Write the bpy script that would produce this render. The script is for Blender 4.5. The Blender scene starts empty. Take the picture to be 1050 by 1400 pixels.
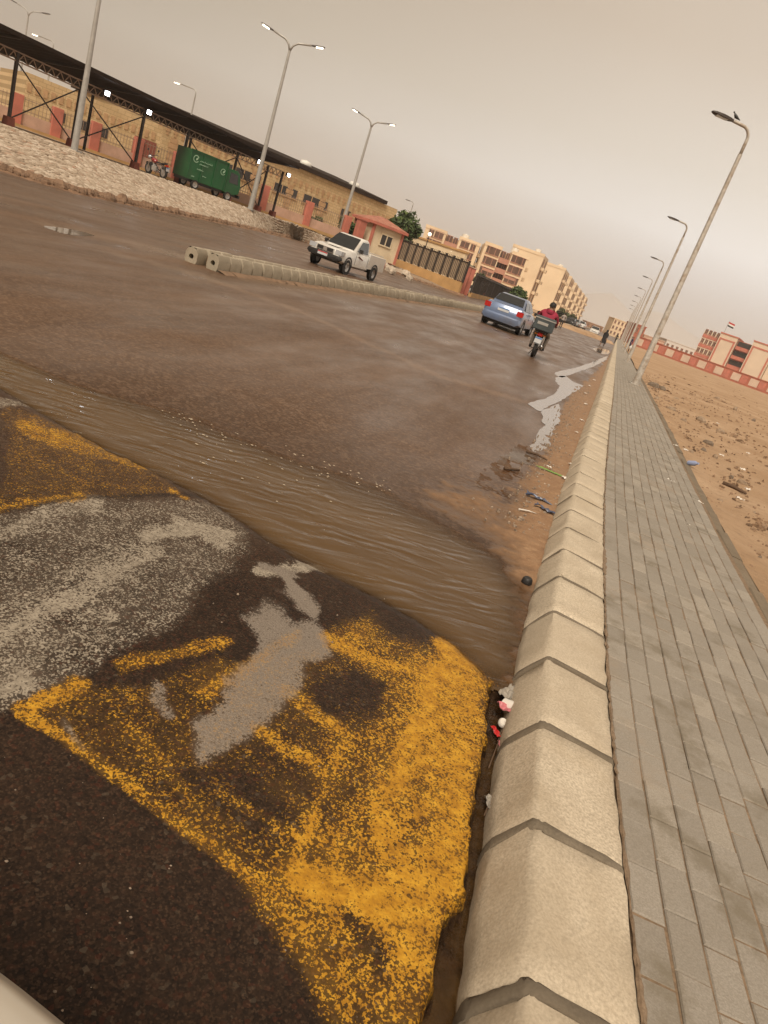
import bpy, bmesh, math, random
import numpy as np
from mathutils import Vector, Matrix, Euler, noise as mnoise
random.seed(7); rng = np.random.default_rng(11)
S = bpy.context.scene
COL = S.collection
R = math.radians

# ------------------------------------------------------------------ camera
CAM_H, ROLL, PITCH, FPX = 1.45, R(19.75), R(19.15), 970.0      # focal length in pixels of the 1050 x 1400 photograph
cd = bpy.data.cameras.new('camera'); cam = bpy.data.objects.new('camera', cd); COL.objects.link(cam)
_Rw = Vector((1, 0, 0)); _F = Vector((0, math.cos(PITCH), -math.sin(PITCH))); _U = Vector((0, math.sin(PITCH), math.cos(PITCH)))
_cr = math.cos(ROLL) * _Rw + math.sin(ROLL) * _U
_cu = -math.sin(ROLL) * _Rw + math.cos(ROLL) * _U
_m = Matrix((_cr, _cu, -_F)).transposed().to_4x4(); _m.translation = (0, 0, CAM_H)
cam.matrix_world = _m
cd.sensor_width = 36; cd.lens = FPX / 1400 * 36; cd.clip_start = 0.05; cd.clip_end = 12000
S.camera = cam

# ------------------------------------------------------------------ sky and sun
SUN_EL, SUN_AZ = R(52), R(192)            # azimuth measured from +Y towards +X
world = bpy.data.worlds.new('World'); S.world = world; world.use_nodes = True
wt = world.node_tree; wt.nodes.clear()
def wn(t, **k):
    n = wt.nodes.new(t)
    for a, v in k.items(): setattr(n, a, v)
    return n
wo = wn('ShaderNodeOutputWorld'); tc = wn('ShaderNodeTexCoord')
sky = wn('ShaderNodeTexSky', sky_type='NISHITA', sun_disc=False, sun_elevation=SUN_EL, sun_rotation=SUN_AZ, air_density=1.0, dust_density=8.0)
bg1 = wn('ShaderNodeBackground'); bg1.inputs[1].default_value = 0.05
tint = wn('ShaderNodeMix', data_type='RGBA', blend_type='MULTIPLY'); tint.inputs[0].default_value = 1; tint.inputs[7].default_value = (.22, .17, .12, 1)      # the dust filters the clear sky
wt.links.new(sky.outputs[0], tint.inputs[6]); wt.links.new(tint.outputs[2], bg1.inputs[0])
sep = wn('ShaderNodeSeparateXYZ'); wt.links.new(tc.outputs['Generated'], sep.inputs[0])
ramp = wn('ShaderNodeValToRGB'); wt.links.new(sep.outputs['Z'], ramp.inputs[0])
cr = ramp.color_ramp; cr.interpolation = 'LINEAR'
cr.elements[0].position = 0.0; cr.elements[0].color = (.325, .303, .292, 1)
cr.elements[1].position = 1.0; cr.elements[1].color = (.31, .255, .195, 1)
for p, c in ((.05, (.355, .333, .322, 1)), (.13, (.50, .478, .455, 1)), (.20, (.425, .386, .338, 1)), (.31, (.355, .298, .240, 1)), (.48, (.305, .247, .188, 1))):
    e = cr.elements.new(p); e.color = c
dotn = wn('ShaderNodeVectorMath', operation='DOT_PRODUCT'); wt.links.new(tc.outputs['Generated'], dotn.inputs[0])
_sd = Vector((math.sin(R(60)) * math.cos(R(10)), math.cos(R(60)) * math.cos(R(10)), math.sin(R(10)))); dotn.inputs[1].default_value = _sd
mr = wn('ShaderNodeMapRange'); mr.inputs[1].default_value = -.25; mr.inputs[2].default_value = 1.0; mr.inputs[3].default_value = .28; mr.inputs[4].default_value = 1.36
wt.links.new(dotn.outputs['Value'], mr.inputs[0])
cn = wn('ShaderNodeTexNoise'); cn.inputs['Scale'].default_value = 1.6; cn.inputs['Detail'].default_value = 3
wt.links.new(tc.outputs['Generated'], cn.inputs['Vector'])
mc = wn('ShaderNodeMapRange'); mc.inputs[1].default_value = .3; mc.inputs[2].default_value = .7; mc.inputs[3].default_value = .96; mc.inputs[4].default_value = 1.04
wt.links.new(cn.outputs['Fac'], mc.inputs[0])
mm = wn('ShaderNodeMath', operation='MULTIPLY'); wt.links.new(mr.outputs[0], mm.inputs[0]); wt.links.new(mc.outputs[0], mm.inputs[1])
warm = wn('ShaderNodeMix', data_type='RGBA', blend_type='MULTIPLY'); warm.inputs[7].default_value = (1.0, .91, .77, 1); wt.links.new(ramp.outputs[0], warm.inputs[6])   # the dust is thicker and browner away from the bright side
mw = wn('ShaderNodeMapRange'); mw.inputs[1].default_value = .0; mw.inputs[2].default_value = .7; mw.inputs[3].default_value = 1.0; mw.inputs[4].default_value = 0.0; wt.links.new(dotn.outputs['Value'], mw.inputs[0]); wt.links.new(mw.outputs[0], warm.inputs[0])
bg2 = wn('ShaderNodeBackground'); wt.links.new(warm.outputs[2], bg2.inputs[0]); wt.links.new(mm.outputs[0], bg2.inputs[1])
add = wn('ShaderNodeAddShader'); wt.links.new(bg1.outputs[0], add.inputs[0]); wt.links.new(bg2.outputs[0], add.inputs[1])
wt.links.new(add.outputs[0], wo.inputs[0])
sl = bpy.data.lights.new('sun', 'SUN'); sl.energy = 2.3; sl.angle = R(28); sl.color = (1, .90, .76)
so = bpy.data.objects.new('sun', sl); COL.objects.link(so)
_dir = Vector((math.sin(SUN_AZ) * math.cos(SUN_EL), math.cos(SUN_AZ) * math.cos(SUN_EL), math.sin(SUN_EL)))
so.rotation_euler = _dir.to_track_quat('Z', 'Y').to_euler(); so.location = (-3, -12, 40)
vs = S.view_settings; vs.view_transform = 'Standard'; vs.look = 'None'; vs.exposure = 0.75; vs.gamma = 1.0; vs.use_curve_mapping = False
S.cycles.max_bounces = 8; S.cycles.volume_bounces = 1; S.cycles.volume_max_steps = 64; S.cycles.caustics_reflective = False

# ------------------------------------------------------------------ pixel helpers (a pixel gives a direction; distance comes from what it touches)
_sr, _cr_, _st, _ct = math.sin(ROLL), math.cos(ROLL), math.sin(PITCH), math.cos(PITCH)
def ray(px, py):
    dx, dy = px - 525, py - 700
    a = dx * _cr_ + dy * _sr; b = dx * _sr - dy * _cr_
    return Vector((a, b * _st + FPX * _ct, b * _ct - FPX * _st))
def G(px, py, z=0.0):
    d = ray(px, py); t = (z - CAM_H) / d.z
    return Vector((d.x * t, d.y * t, z))
def D(px, py, Y):
    d = ray(px, py); t = Y / d.y
    return Vector((d.x * t, Y, CAM_H + d.z * t))
def pix(x, y, z):
    z = z - CAM_H
    b = y * _st + z * _ct; c = np.maximum(y * _ct - z * _st, .05)
    a = x * FPX / c; b = b * FPX / c
    return 525 + a * _cr_ + b * _sr, 700 + a * _sr - b * _cr_

# ------------------------------------------------------------------ object helpers
def tag(o, label=None, cat=None, group=None, kind=None):
    if label: o['label'] = label
    if cat: o['category'] = cat
    if group: o['group'] = group
    if kind: o['kind'] = kind
    return o
def thing(name, label, cat, loc=(0, 0, 0), rz=0, group=None, sc=1.0):
    o = bpy.data.objects.new(name, None); COL.objects.link(o); o.empty_display_size = .2
    o.location = loc; o.rotation_euler = (0, 0, rz); o.scale = (sc, sc, sc)
    return tag(o, label, cat, group)
def link(name, me, mat=None, parent=None, loc=None, rot=None):
    o = bpy.data.objects.new(name, me); COL.objects.link(o)
    if mat is not None and not me.materials: me.materials.append(mat)
    if parent: o.parent = parent
    if loc is not None: o.location = loc
    if rot is not None: o.rotation_euler = rot
    return o
def copy_tree(o, parent=None):
    c = o.copy(); COL.objects.link(c); c.parent = parent
    for ch in list(o.children): copy_tree(ch, c)
    return c
class MB:
    def __init__(s): s.v = []; s.f = []; s.mi = []; s.cur = 0
    def addv(s, pts):
        n = len(s.v); s.v += [tuple(p) for p in pts]; return n
    def face(s, idx): s.f.append(tuple(idx)); s.mi.append(s.cur)
    def poly(s, pts): n = s.addv(pts); s.face(range(n, n + len(pts)))
    def box(s, c, size, rot=None, taper=(1, 1)):
        x, y, z = size[0] / 2, size[1] / 2, size[2] / 2
        P = [Vector((sx * x * (taper[0] if sz > 0 else 1), sy * y * (taper[1] if sz > 0 else 1), sz * z)) for sz in (-1, 1) for sy in (-1, 1) for sx in (-1, 1)]
        if rot is not None:
            M = Euler(rot).to_matrix() if not isinstance(rot, Matrix) else rot
            P = [M @ p for p in P]
        n = s.addv([p + Vector(c) for p in P])
        for q in ((0, 2, 3, 1), (4, 5, 7, 6), (0, 1, 5, 4), (2, 6, 7, 3), (0, 4, 6, 2), (1, 3, 7, 5)): s.face([n + i for i in q])
        return s
    def b2(s, lo, hi): return s.box([(a + b) / 2 for a, b in zip(lo, hi)], [b - a for a, b in zip(lo, hi)])
    def bar(s, p, q, w, h=None, up=(0, 0, 1)):
        p, q = Vector(p), Vector(q); d = (q - p).normalized(); h = h or w
        u = Vector(up); sd = d.cross(u)
        if sd.length < 1e-4: sd = d.cross(Vector((1, 0, 0)))
        sd.normalize(); u2 = sd.cross(d)
        M = Matrix((d, sd, u2)).transposed()
        return s.box((p + q) / 2, ((q - p).length, w, h), M)
    def tube(s, pts, rad, n=8, cap=True):
        pts = [Vector(p) for p in pts]
        if not hasattr(rad, '__len__'): rad = [rad] * len(pts)
        base = []; prev = None
        for i, p in enumerate(pts):
            d = (pts[min(i + 1, len(pts) - 1)] - pts[max(i - 1, 0)]).normalized()
            if prev is None:
                a = d.cross(Vector((0, 0, 1)))
                if a.length < 1e-3: a = d.cross(Vector((1, 0, 0)))
            else: a = prev - d * prev.dot(d)
            a.normalize(); prev = a; b = d.cross(a)
            base.append(s.addv([p + (a * math.cos(2 * math.pi * k / n) + b * math.sin(2 * math.pi * k / n)) * rad[i] for k in range(n)]))
        for i in range(len(pts) - 1):
            for k in range(n):
                k2 = (k + 1) % n; s.face((base[i] + k, base[i] + k2, base[i + 1] + k2, base[i + 1] + k))
        if cap:
            s.face([base[0] + k for k in reversed(range(n))]); s.face([base[-1] + k for k in range(n)])
        return s
    def loft(s, rings, cap=True, closed=True):
        n = len(rings[0]); base = [s.addv(r) for r in rings]
        for i in range(len(rings) - 1):
            for k in range(n if closed else n - 1):
                k2 = (k + 1) % n; s.face((base[i] + k, base[i] + k2, base[i + 1] + k2, base[i + 1] + k))
        if cap:
            s.face([base[0] + k for k in reversed(range(n))]); s.face([base[-1] + k for k in range(n)])
        return s
    def lathe(s, prof, axis='x', c=(0, 0, 0), n=16):
        rings = []
        for k in range(n):
            t = 2 * math.pi * k / n; r = []
            for (rr, h) in prof:
                a, b = rr * math.cos(t), rr * math.sin(t)
                r.append(Vector(c) + Vector({'x': (h, a, b), 'y': (a, h, b), 'z': (a, b, h)}[axis]))
            rings.append(r)
        rings.append(rings[0]); return s.loft(rings, cap=False, closed=False)
    def prism(s, poly, z0, z1):
        n = len(poly); a = s.addv([(x, y, z0) for x, y in poly]); b = s.addv([(x, y, z1) for x, y in poly])
        s.face([a + i for i in reversed(range(n))]); s.face([b + i for i in range(n)])
        for i in range(n): j = (i + 1) % n; s.face((a + i, a + j, b + j, b + i))
        return s
    def mesh(s, name, smooth=False, fix=True):
        me = bpy.data.meshes.new(name); me.from_pydata(s.v, [], s.f); me.update()
        if any(s.mi): me.polygons.foreach_set('material_index', s.mi)
        if fix:
            bm = bmesh.new(); bm.from_mesh(me); bmesh.ops.recalc_face_normals(bm, faces=bm.faces); bm.to_mesh(me); bm.free()
        if smooth is True: me.polygons.foreach_set('use_smooth', [True] * len(me.polygons))
        elif smooth: me.shade_smooth() if hasattr(me, 'shade_smooth') else None; me.set_sharp_from_angle(angle=R(smooth))
        return me
    def build(s, name, mat, parent=None, loc=None, rot=None, smooth=False, bevel=0):
        me = s.mesh(name, smooth)
        for m in (mat if isinstance(mat, (list, tuple)) else [mat]): me.materials.append(m)
        o = link(name, me, None, parent, loc, rot)
        if bevel:
            b = o.modifiers.new('bevel', 'BEVEL'); b.width = bevel; b.segments = 2; b.limit_method = 'ANGLE'; b.angle_limit = R(40)
        return o
def grid_mesh(name, X, Y, Z, smooth=True):
    h, w = X.shape; me = bpy.data.meshes.new(name)
    co = np.stack([X, Y, Z], -1).reshape(-1, 3).astype(np.float32)
    i = np.arange(h * w).reshape(h, w)
    q = np.stack([i[:-1, :-1], i[:-1, 1:], i[1:, 1:], i[1:, :-1]], -1).reshape(-1, 4)
    me.vertices.add(h * w); me.vertices.foreach_set('co', co.ravel())
    me.loops.add(q.size); me.loops.foreach_set('vertex_index', q.ravel().astype(np.int32))
    me.polygons.add(len(q)); me.polygons.foreach_set('loop_start', np.arange(0, q.size, 4, dtype=np.int32)); me.polygons.foreach_set('loop_total', np.full(len(q), 4, np.int32))
    me.update(calc_edges=True); me.validate()
    if smooth: me.polygons.foreach_set('use_smooth', np.ones(len(q), bool))
    return me
def attr4(me, name, arr):
    a = me.attributes.new(name, 'FLOAT_COLOR', 'POINT'); a.data.foreach_set('color', np.ascontiguousarray(arr, np.float32).ravel())

# ------------------------------------------------------------------ materials
class NT:
    def __init__(s, name):
        s.m = bpy.data.materials.new(name); s.m.use_nodes = True; s.t = s.m.node_tree; s.t.nodes.clear()
        s.out = s.n('ShaderNodeOutputMaterial'); s.p = s.n('ShaderNodeBsdfPrincipled'); s.l(s.p.outputs[0], s.out.inputs[0])
        s.pos = s.n('ShaderNodeNewGeometry').outputs['Position']
    def n(s, t, **k):
        x = s.t.nodes.new(t)
        for a, v in k.items(): setattr(x, a, v)
        return x
    def l(s, a, b): s.t.links.new(a, b)
    def set(s, inp, v):
        if hasattr(v, 'is_output') or isinstance(v, bpy.types.NodeSocket): s.l(v, inp)
        elif isinstance(v, (tuple, list)) and len(v) == 3 and inp.type == 'RGBA': inp.default_value = (*v, 1)
        else: inp.default_value = v
    def noise(s, scale, detail=4, rough=.55, vec=None, dist=0, out='Fac'):
        x = s.n('ShaderNodeTexNoise'); x.inputs['Scale'].default_value = scale; x.inputs['Detail'].default_value = detail; x.inputs['Roughness'].default_value = rough
        x.inputs['Distortion'].default_value = dist; s.l(vec or s.pos, x.inputs['Vector']); return x.outputs[out]
    def voro(s, scale, out='Color', feature='F1', vec=None):
        x = s.n('ShaderNodeTexVoronoi', feature=feature); x.inputs['Scale'].default_value = scale; s.l(vec or s.pos, x.inputs['Vector']); return x.outputs[out]
    def scale(s, v, k):
        x = s.n('ShaderNodeVectorMath', operation='MULTIPLY'); s.l(v, x.inputs[0]); x.inputs[1].default_value = k; return x.outputs[0]
    def rotz(s, v, ang):
        x = s.n('ShaderNodeVectorRotate', rotation_type='Z_AXIS'); s.l(v, x.inputs['Vector']); x.inputs['Angle'].default_value = ang; return x.outputs[0]
    def math(s, op, a, b=None, clamp=False):
        x = s.n('ShaderNodeMath', operation=op, use_clamp=clamp); s.set(x.inputs[0], a)
        if b is not None: s.set(x.inputs[1], b)
        return x.outputs[0]
    def mr(s, v, a, b, c=0., d=1., smooth=False):
        x = s.n('ShaderNodeMapRange'); x.interpolation_type = 'SMOOTHSTEP' if smooth else 'LINEAR'
        s.l(v, x.inputs[0])
        for i, k in enumerate((a, b, c, d)): s.set(x.inputs[i + 1], k)
        return x.outputs[0]
    def mix(s, f, a, b, mode='MIX'):
        x = s.n('ShaderNodeMix', data_type='RGBA', blend_type=mode); s.set(x.inputs[0], f); s.set(x.inputs[6], a); s.set(x.inputs[7], b); return x.outputs[2]
    def ramp(s, v, stops):
        x = s.n('ShaderNodeValToRGB'); s.l(v, x.inputs[0]); e = x.color_ramp.elements
        e[0].position, e[0].color = stops[0][0], (*stops[0][1], 1); e[1].position, e[1].color = stops[-1][0], (*stops[-1][1], 1)
        for p, c in stops[1:-1]: k = e.new(p); k.color = (*c, 1)
        return x.outputs[0]
    def attr(s, name): x = s.n('ShaderNodeAttribute', attribute_name=name); return x
    def sepc(s, c): x = s.n('ShaderNodeSeparateColor'); s.l(c, x.inputs[0]); return x.outputs
    def bump(s, h, dist, strength=1., prev=None):
        x = s.n('ShaderNodeBump'); x.inputs['Strength'].default_value = strength; x.inputs['Distance'].default_value = dist; s.l(h, x.inputs['Height'])
        if prev: s.l(prev, x.inputs['Normal'])
        s.l(x.outputs[0], s.p.inputs['Normal']); return x.outputs[0]
    def base(s, c): s.set(s.p.inputs['Base Color'], c)
    def rough(s, v): s.set(s.p.inputs['Roughness'], v)
def plain(name, c, rough=.6, metal=0., var=.12, scale=3., bump=0., dirt=None, coat=0., spec=None):
    t = NT(name); n = t.noise(scale, 5)
    lo = tuple(x * (1 - var) for x in c); hi = tuple(min(1, x * (1 + var)) for x in c)
    col = t.ramp(n, [(.3, lo), (.7, hi)])
    if dirt: col = t.mix(t.mr(t.noise(scale * .6, 6, .65), .48, .72), col, dirt)
    t.base(col); t.rough(rough); t.p.inputs['Metallic'].default_value = metal
    if coat: t.p.inputs['Coat Weight'].default_value = coat; t.p.inputs['Coat Roughness'].default_value = .06
    if spec is not None: t.p.inputs['Specular IOR Level'].default_value = spec
    if bump: t.bump(t.noise(scale * 8, 4), bump)
    return t.m
def emis(name, c, k):
    t = NT(name); t.base((.8, .8, .8)); t.p.inputs['Emission Color'].default_value = (*c, 1); t.p.inputs['Emission Strength'].default_value = k; return t.m

# ------------------------------------------------------------------ kerb path: the joint between kerb and pavement
_kp = [(880, 1400), (855, 1180), (833, 950), (826, 780), (826, 700), (832, 600), (838, 545)]
_kx, _ky = [], []
for p in _kp:
    g = G(*p, .145); _kx.append(g.x); _ky.append(g.y)
_s0 = (_kx[1] - _kx[0]) / (_ky[1] - _ky[0])
_kx = [_kx[0] - _s0 * .9 * (_ky[0] + 2)] + _kx; _ky = [-2.] + _ky
for y in (27.5, 60, 120, 300, 520): _kx.append(_kx[-1] + .213 * (y - _ky[-1])); _ky.append(y)
def hermite(xs, ys, q):
    xs, ys = np.array(xs, float), np.array(ys, float); m = np.gradient(ys, xs); i = np.clip(np.searchsorted(xs, q) - 1, 0, len(xs) - 2)
    h = xs[i + 1] - xs[i]; t = (q - xs[i]) / h
    return (2 * t**3 - 3 * t**2 + 1) * ys[i] + (t**3 - 2 * t**2 + t) * h * m[i] + (-2 * t**3 + 3 * t**2) * ys[i + 1] + (t**3 - t**2) * h * m[i + 1]
_ty = np.concatenate([np.linspace(-2, 40, 1500), np.linspace(40.5, 519, 900)]); _tx = hermite(_ky, _kx, _ty)
_ts = np.concatenate([[0], np.cumsum(np.hypot(np.diff(_tx), np.diff(_ty)))]); _ts -= np.interp(0, _ty, _ts)
def path(s, o=0.0):
    """point at arc length s and offset o to the right of the kerb joint"""
    s = np.asarray(s, float); e = .05
    x, y = np.interp(s, _ts, _tx), np.interp(s, _ts, _ty)
    dx, dy = np.interp(s + e, _ts, _tx) - np.interp(s - e, _ts, _tx), np.interp(s + e, _ts, _ty) - np.interp(s - e, _ts, _ty)
    l = np.hypot(dx, dy); dx, dy = dx / l, dy / l
    return x + dy * o, y - dx * o, np.arctan2(dy, dx)
def s_of_y(y): return float(np.interp(y, _ty, _ts))
FOOT = -.365

def fnoise(x, y, sc, seed=0, octv=3):
    """value noise, numpy"""
    out = np.zeros_like(x, float); amp, tot = 1., 0
    for o in range(octv):
        xs, ys = x * sc * 2**o + seed * 17.3, y * sc * 2**o - seed * 9.7
        i, j = np.floor(xs), np.floor(ys); fx, fy = xs - i, ys - j; fx, fy = fx * fx * (3 - 2 * fx), fy * fy * (3 - 2 * fy)
        hsh = lambda a, b: np.modf(np.abs(np.sin(a * 127.1 + b * 311.7 + o * 7.1) * 43758.5453))[0]
        v = (hsh(i, j) * (1 - fx) + hsh(i + 1, j) * fx) * (1 - fy) + (hsh(i, j + 1) * (1 - fx) + hsh(i + 1, j + 1) * fx) * fy
        out += v * amp; tot += amp; amp *= .5
    return out / tot
def segdist(px, py, a, b):
    ax, ay = a; bx, by = b; dx, dy = bx - ax, by - ay; L = dx * dx + dy * dy + 1e-9
    t = np.clip(((px - ax) * dx + (py - ay) * dy) / L, 0, 1); return np.hypot(px - ax - t * dx, py - ay - t * dy)
def polysd(px, py, poly):
    """signed distance, positive inside"""
    d = np.full(px.shape, 1e9); ins = np.zeros(px.shape, bool); n = len(poly)
    for i in range(n):
        a, b = poly[i], poly[(i + 1) % n]; d = np.minimum(d, segdist(px, py, a, b))
        if a[1] != b[1]:
            c = (a[1] > py) != (b[1] > py); ins ^= c & (px < (b[0] - a[0]) * (py - a[1]) / (b[1] - a[1]) + a[0])
    return np.where(ins, d, -d)
def linedist(px, py, pl):
    d = np.full(px.shape, 1e9)
    for a, b in zip(pl[:-1], pl[1:]): d = np.minimum(d, segdist(px, py, a, b))
    return d
def ss(x, a, b): t = np.clip((x - a) / (b - a), 0, 1); return t * t * (3 - 2 * t)

# ------------------------------------------------------------------ road surface (one sheet; the flooded dip, the broken gutter edge and the sand are in its shape)
_N = np.array([[-9, 5.0], [-4.2, 4.45], *[tuple(G(*p).xy) for p in ((0, 532), (100, 592), (280, 682), (400, 762), (500, 812), (560, 842), (620, 882), (668, 930))]])
_Fp = np.array([[-9, 5.3], [-4.2, 4.95], *[tuple(G(*p).xy) for p in ((0, 478), (100, 520), (240, 563), (400, 622), (520, 663), (600, 708), (660, 738), (710, 780))]])
def yN(x): return np.interp(x, _N[:, 0], _N[:, 1])
def yF(x): return np.interp(x, _Fp[:, 0], _Fp[:, 1])
GUT = [(676, 915), (664, 1000), (655, 1080), (640, 1150), (630, 1230), (592, 1315), (570, 1420), (560, 1480), (760, 1480), (700, 1180), (712, 960), (690, 930)]
SAND = [(575, 674), (612, 664), (655, 669), (690, 690), (712, 662), (742, 622), (758, 592), (768, 560), (780, 540), (806, 518), (832, 487), (848, 466), (870, 470), (880, 500), (840, 700), (770, 900), (712, 985), (688, 958), (676, 905), (655, 872), (685, 855), (700, 830), (695, 795), (680, 765), (640, 722), (590, 692)]
_rows = [.25]; d = .016
while _rows[-1] < 440:
    _rows.append(_rows[-1] + d)
    if _rows[-1] > 6.2: d *= 1.035
_cols = [0.]; d = .016
while _cols[-1] < 60:
    _cols.append(_cols[-1] + d)
    if _cols[-1] > 3.3: d *= 1.07
SG, UG = np.meshgrid(np.array(_rows), np.array(_cols), indexing='ij')
RX, RY, _ = path(SG, FOOT - UG + .03)
PX, PY = pix(RX, RY, 0.0)
n1, n2, n3 = fnoise(RX, RY, 1.6, 1), fnoise(RX, RY, 7, 2), fnoise(RX, RY, 28, 3)
near = RY < 9
yn, yf = yN(RX) + (n2 - .5) * .03, yF(RX) + (n2 - .5) * .10
tt = np.clip((RY - yn) / (yf - yn), 0, 1); inx = 1 - ss(RX, .55, .95)
zr = np.zeros_like(RX)
nearside = RY < yn
zr = np.where(nearside, .004 + .022 * ss(yn - RY, 0, .10) + .012 * ss(yn - RY, .1, 1.2), zr)
zr = np.where(~nearside & (tt < 1), -.05 * np.sin(math.pi * np.clip(tt, 0, 1) ** .65) ** 1.25 * (.25 + .75 * inx) - .002, zr)
zr = np.where(RY >= yf, .006 * ss(RY - yf, 0, .5) - .002, zr)
zr += (n1 - .5) * .012 * ss(RY, 2, 3.5) * (1 - ss(RY, 7, 10)) + (n2 - .5) * .003 + (n3 - .5) * .0022
gsd = polysd(PX, PY, GUT) + (n3 - .5) * 16 + (n2 - .5) * 20
gut = np.where(near, ss(gsd, -3, 5), 0.); gut *= ss(2.72 + (n2 - .5) * .2 - RY, 0, .25)
zr = zr * (1 - gut) + gut * (-.045 + (n3 - .5) * .012 + (n2 - .5) * .014)
ssd = polysd(PX, PY, SAND) / np.clip((PY - 430) / 300, .08, 1) + (n2 - .5) * 40 + (n3 - .5) * 14
sand = np.where(SG < 150, ss(ssd, -14, 16), 0.); sandh = np.where(SG < 150, ss(ssd, -30, 60), 0.); n4 = fnoise(RX, RY, 60, 9)
zr += sandh * (.008 + .018 * ss(.45 - UG, 0, .4) + (n2 - .5) * .014 + (n3 - .5) * .012 + (n4 - .5) * .006) * (1 - gut)
me = grid_mesh('road', RX, RY, zr)
def dens(shapes, warp=1.0):
    out = np.zeros_like(RX); k = near & (PY > 420) & (PX > -200) & (PX < 900)
    px, py = PX[k] + (n2[k] - .5) * 30 * warp + (n3[k] - .5) * 10 * warp, PY[k] + (n1[k] - .5) * 24 * warp + (n3[k] - .5) * 8 * warp
    acc = np.zeros(px.shape)
    for sh in shapes:
        if sh[0] == 'p': v = ss(polysd(px, py, sh[1]), -sh[3], sh[3]) * sh[2]
        else: v = (1 - ss(linedist(px, py, sh[1]), sh[2] * .3, sh[2] * 1.25)) * sh[3]
        if len(sh) > 4 and sh[4] == 'sub': acc = acc * (1 - v)
        else: acc = np.maximum(acc, v)
    out[k] = acc; return out
YEL = [
 ('p', [(30, 992), (105, 952), (200, 945), (300, 905), (350, 925), (440, 885), (500, 856), (560, 900), (610, 880), (640, 900), (668, 925), (668, 1010), (655, 1085), (638, 1160), (632, 1235), (597, 1320), (575, 1420), (520, 1420), (450, 1320), (345, 1235), (240, 1145), (130, 1062)], .25, 10),
 ('p', [(440, 880), (500, 852), (520, 880), (600, 895), (672, 925), (668, 1010), (655, 1085), (640, 1160), (632, 1235), (597, 1320), (580, 1420), (440, 1420), (395, 1330), (330, 1230), (370, 1180), (440, 1130), (400, 1090), (440, 1020), (520, 985), (470, 930)], .44, 26),
 ('p', [(555, 925), (606, 882), (640, 905), (672, 930), (668, 1010), (655, 1085), (638, 1165), (630, 1235), (597, 1318), (590, 1370), (500, 1330), (420, 1260), (400, 1210), (430, 1185), (500, 1200), (490, 1140), (510, 1080), (545, 1020)], .68, 26),
 ('s', [(600, 925), (560, 1020), (505, 1165)], 22, 0.80), ('s', [(440, 885), (520, 920), (600, 935)], 16, 0.66), ('s', [(605, 885), (640, 910)], 26, 0.80),
 ('s', [(405, 1215), (470, 1240), (560, 1265)], 34, 0.84), ('s', [(540, 1330), (580, 1250), (640, 1190)], 26, 0.76), ('s', [(480, 1180), (380, 1150), (300, 1100)], 12, 0.50),
 ('s', [(28, 990), (66, 968), (105, 952)], 15, 0.58), ('s', [(30, 998), (110, 1045)], 12, 0.56), ('s', [(110, 1045), (200, 1110), (310, 1190), (400, 1265)], 16, 0.46), ('s', [(330, 1150), (250, 1090), (160, 1000)], 20, 0.34),
 ('s', [(165, 925), (300, 890)], 14, 0.43), ('s', [(270, 960), (340, 925), (400, 880)], 13, 0.46), ('s', [(380, 960), (470, 1010)], 16, 0.54), ('s', [(340, 1010), (470, 1090)], 16, 0.50), ('s', [(400, 1180), (440, 1080), (470, 1030)], 12, 0.62),
 ('p', [(420, 950), (470, 925), (520, 945), (500, 985), (440, 990)], .55, 10, 'sub'), ('p', [(400, 1090), (440, 1060), (500, 1085), (480, 1120), (420, 1130)], .3, 10, 'sub'), ('p', [(240, 1060), (330, 1070), (400, 1130), (340, 1160), (270, 1110)], .40, 14, 'sub'),
 ('s', [(470, 1270), (505, 1300), (520, 1318)], 20, .6, 'sub'), ('s', [(520, 1130), (560, 1090)], 22, .22, 'sub'), ('s', [(545, 1160), (600, 1130)], 14, .15, 'sub'),
 ('s', [(30, 592), (100, 610), (190, 640)], 17, 0.44), ('s', [(60, 600), (140, 600)], 10, 0.38), ('s', [(120, 610), (215, 640)], 9, 0.38), ('s', [(228, 674), (252, 686)], 5, 0.50), ('s', [(0, 708), (40, 700), (110, 692)], 7, 0.43), ('p', [(0, 560), (110, 590), (230, 650), (250, 680), (0, 712)], .22, 8),
]
WHI = [
 ('p', [(-40, 720), (100, 692), (200, 686), (296, 682), (330, 715), (350, 760), (300, 800), (230, 870), (120, 935), (25, 990), (-40, 1010)], .36, 16),
 ('p', [(-40, 860), (60, 780), (150, 730), (230, 700), (250, 720), (200, 790), (160, 850), (90, 920), (20, 985), (-40, 990)], .44, 30),
 ('s', [(-20, 900), (60, 850), (150, 800)], 26, .66), ('s', [(-20, 965), (30, 950)], 24, .72), ('s', [(0, 745), (60, 715), (130, 700)], 16, .56), ('s', [(200, 740), (260, 730), (310, 745)], 17, .76), ('s', [(240, 720), (300, 755)], 14, .7), ('s', [(150, 800), (210, 765)], 16, .66), ('s', [(100, 860), (150, 855)], 14, .6), ('s', [(345, 790), (385, 795), (440, 775)], 9, .78), ('s', [(0, 560), (60, 556)], 10, .45),
]
GRE = [
 ('p', [(335, 850), (365, 832), (385, 845), (395, 862), (425, 858), (445, 885), (438, 905), (415, 935), (400, 950), (370, 985), (340, 1012), (310, 1040), (275, 1060), (258, 1030), (252, 1000), (275, 985), (300, 965), (305, 940), (345, 918), (350, 890)], .84, 12),
 ('s', [(385, 800), (400, 830), (430, 850)], 12, .9), ('s', [(212, 950), (222, 985)], 13, .62), ('s', [(350, 785), (400, 800)], 7, .75), ('s', [(80, 1010), (110, 1040)], 8, .5),
]
Ad = np.stack([dens(YEL), dens(WHI), dens(GRE, 1.3), sand], -1)
dust = np.zeros_like(RX)
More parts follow.
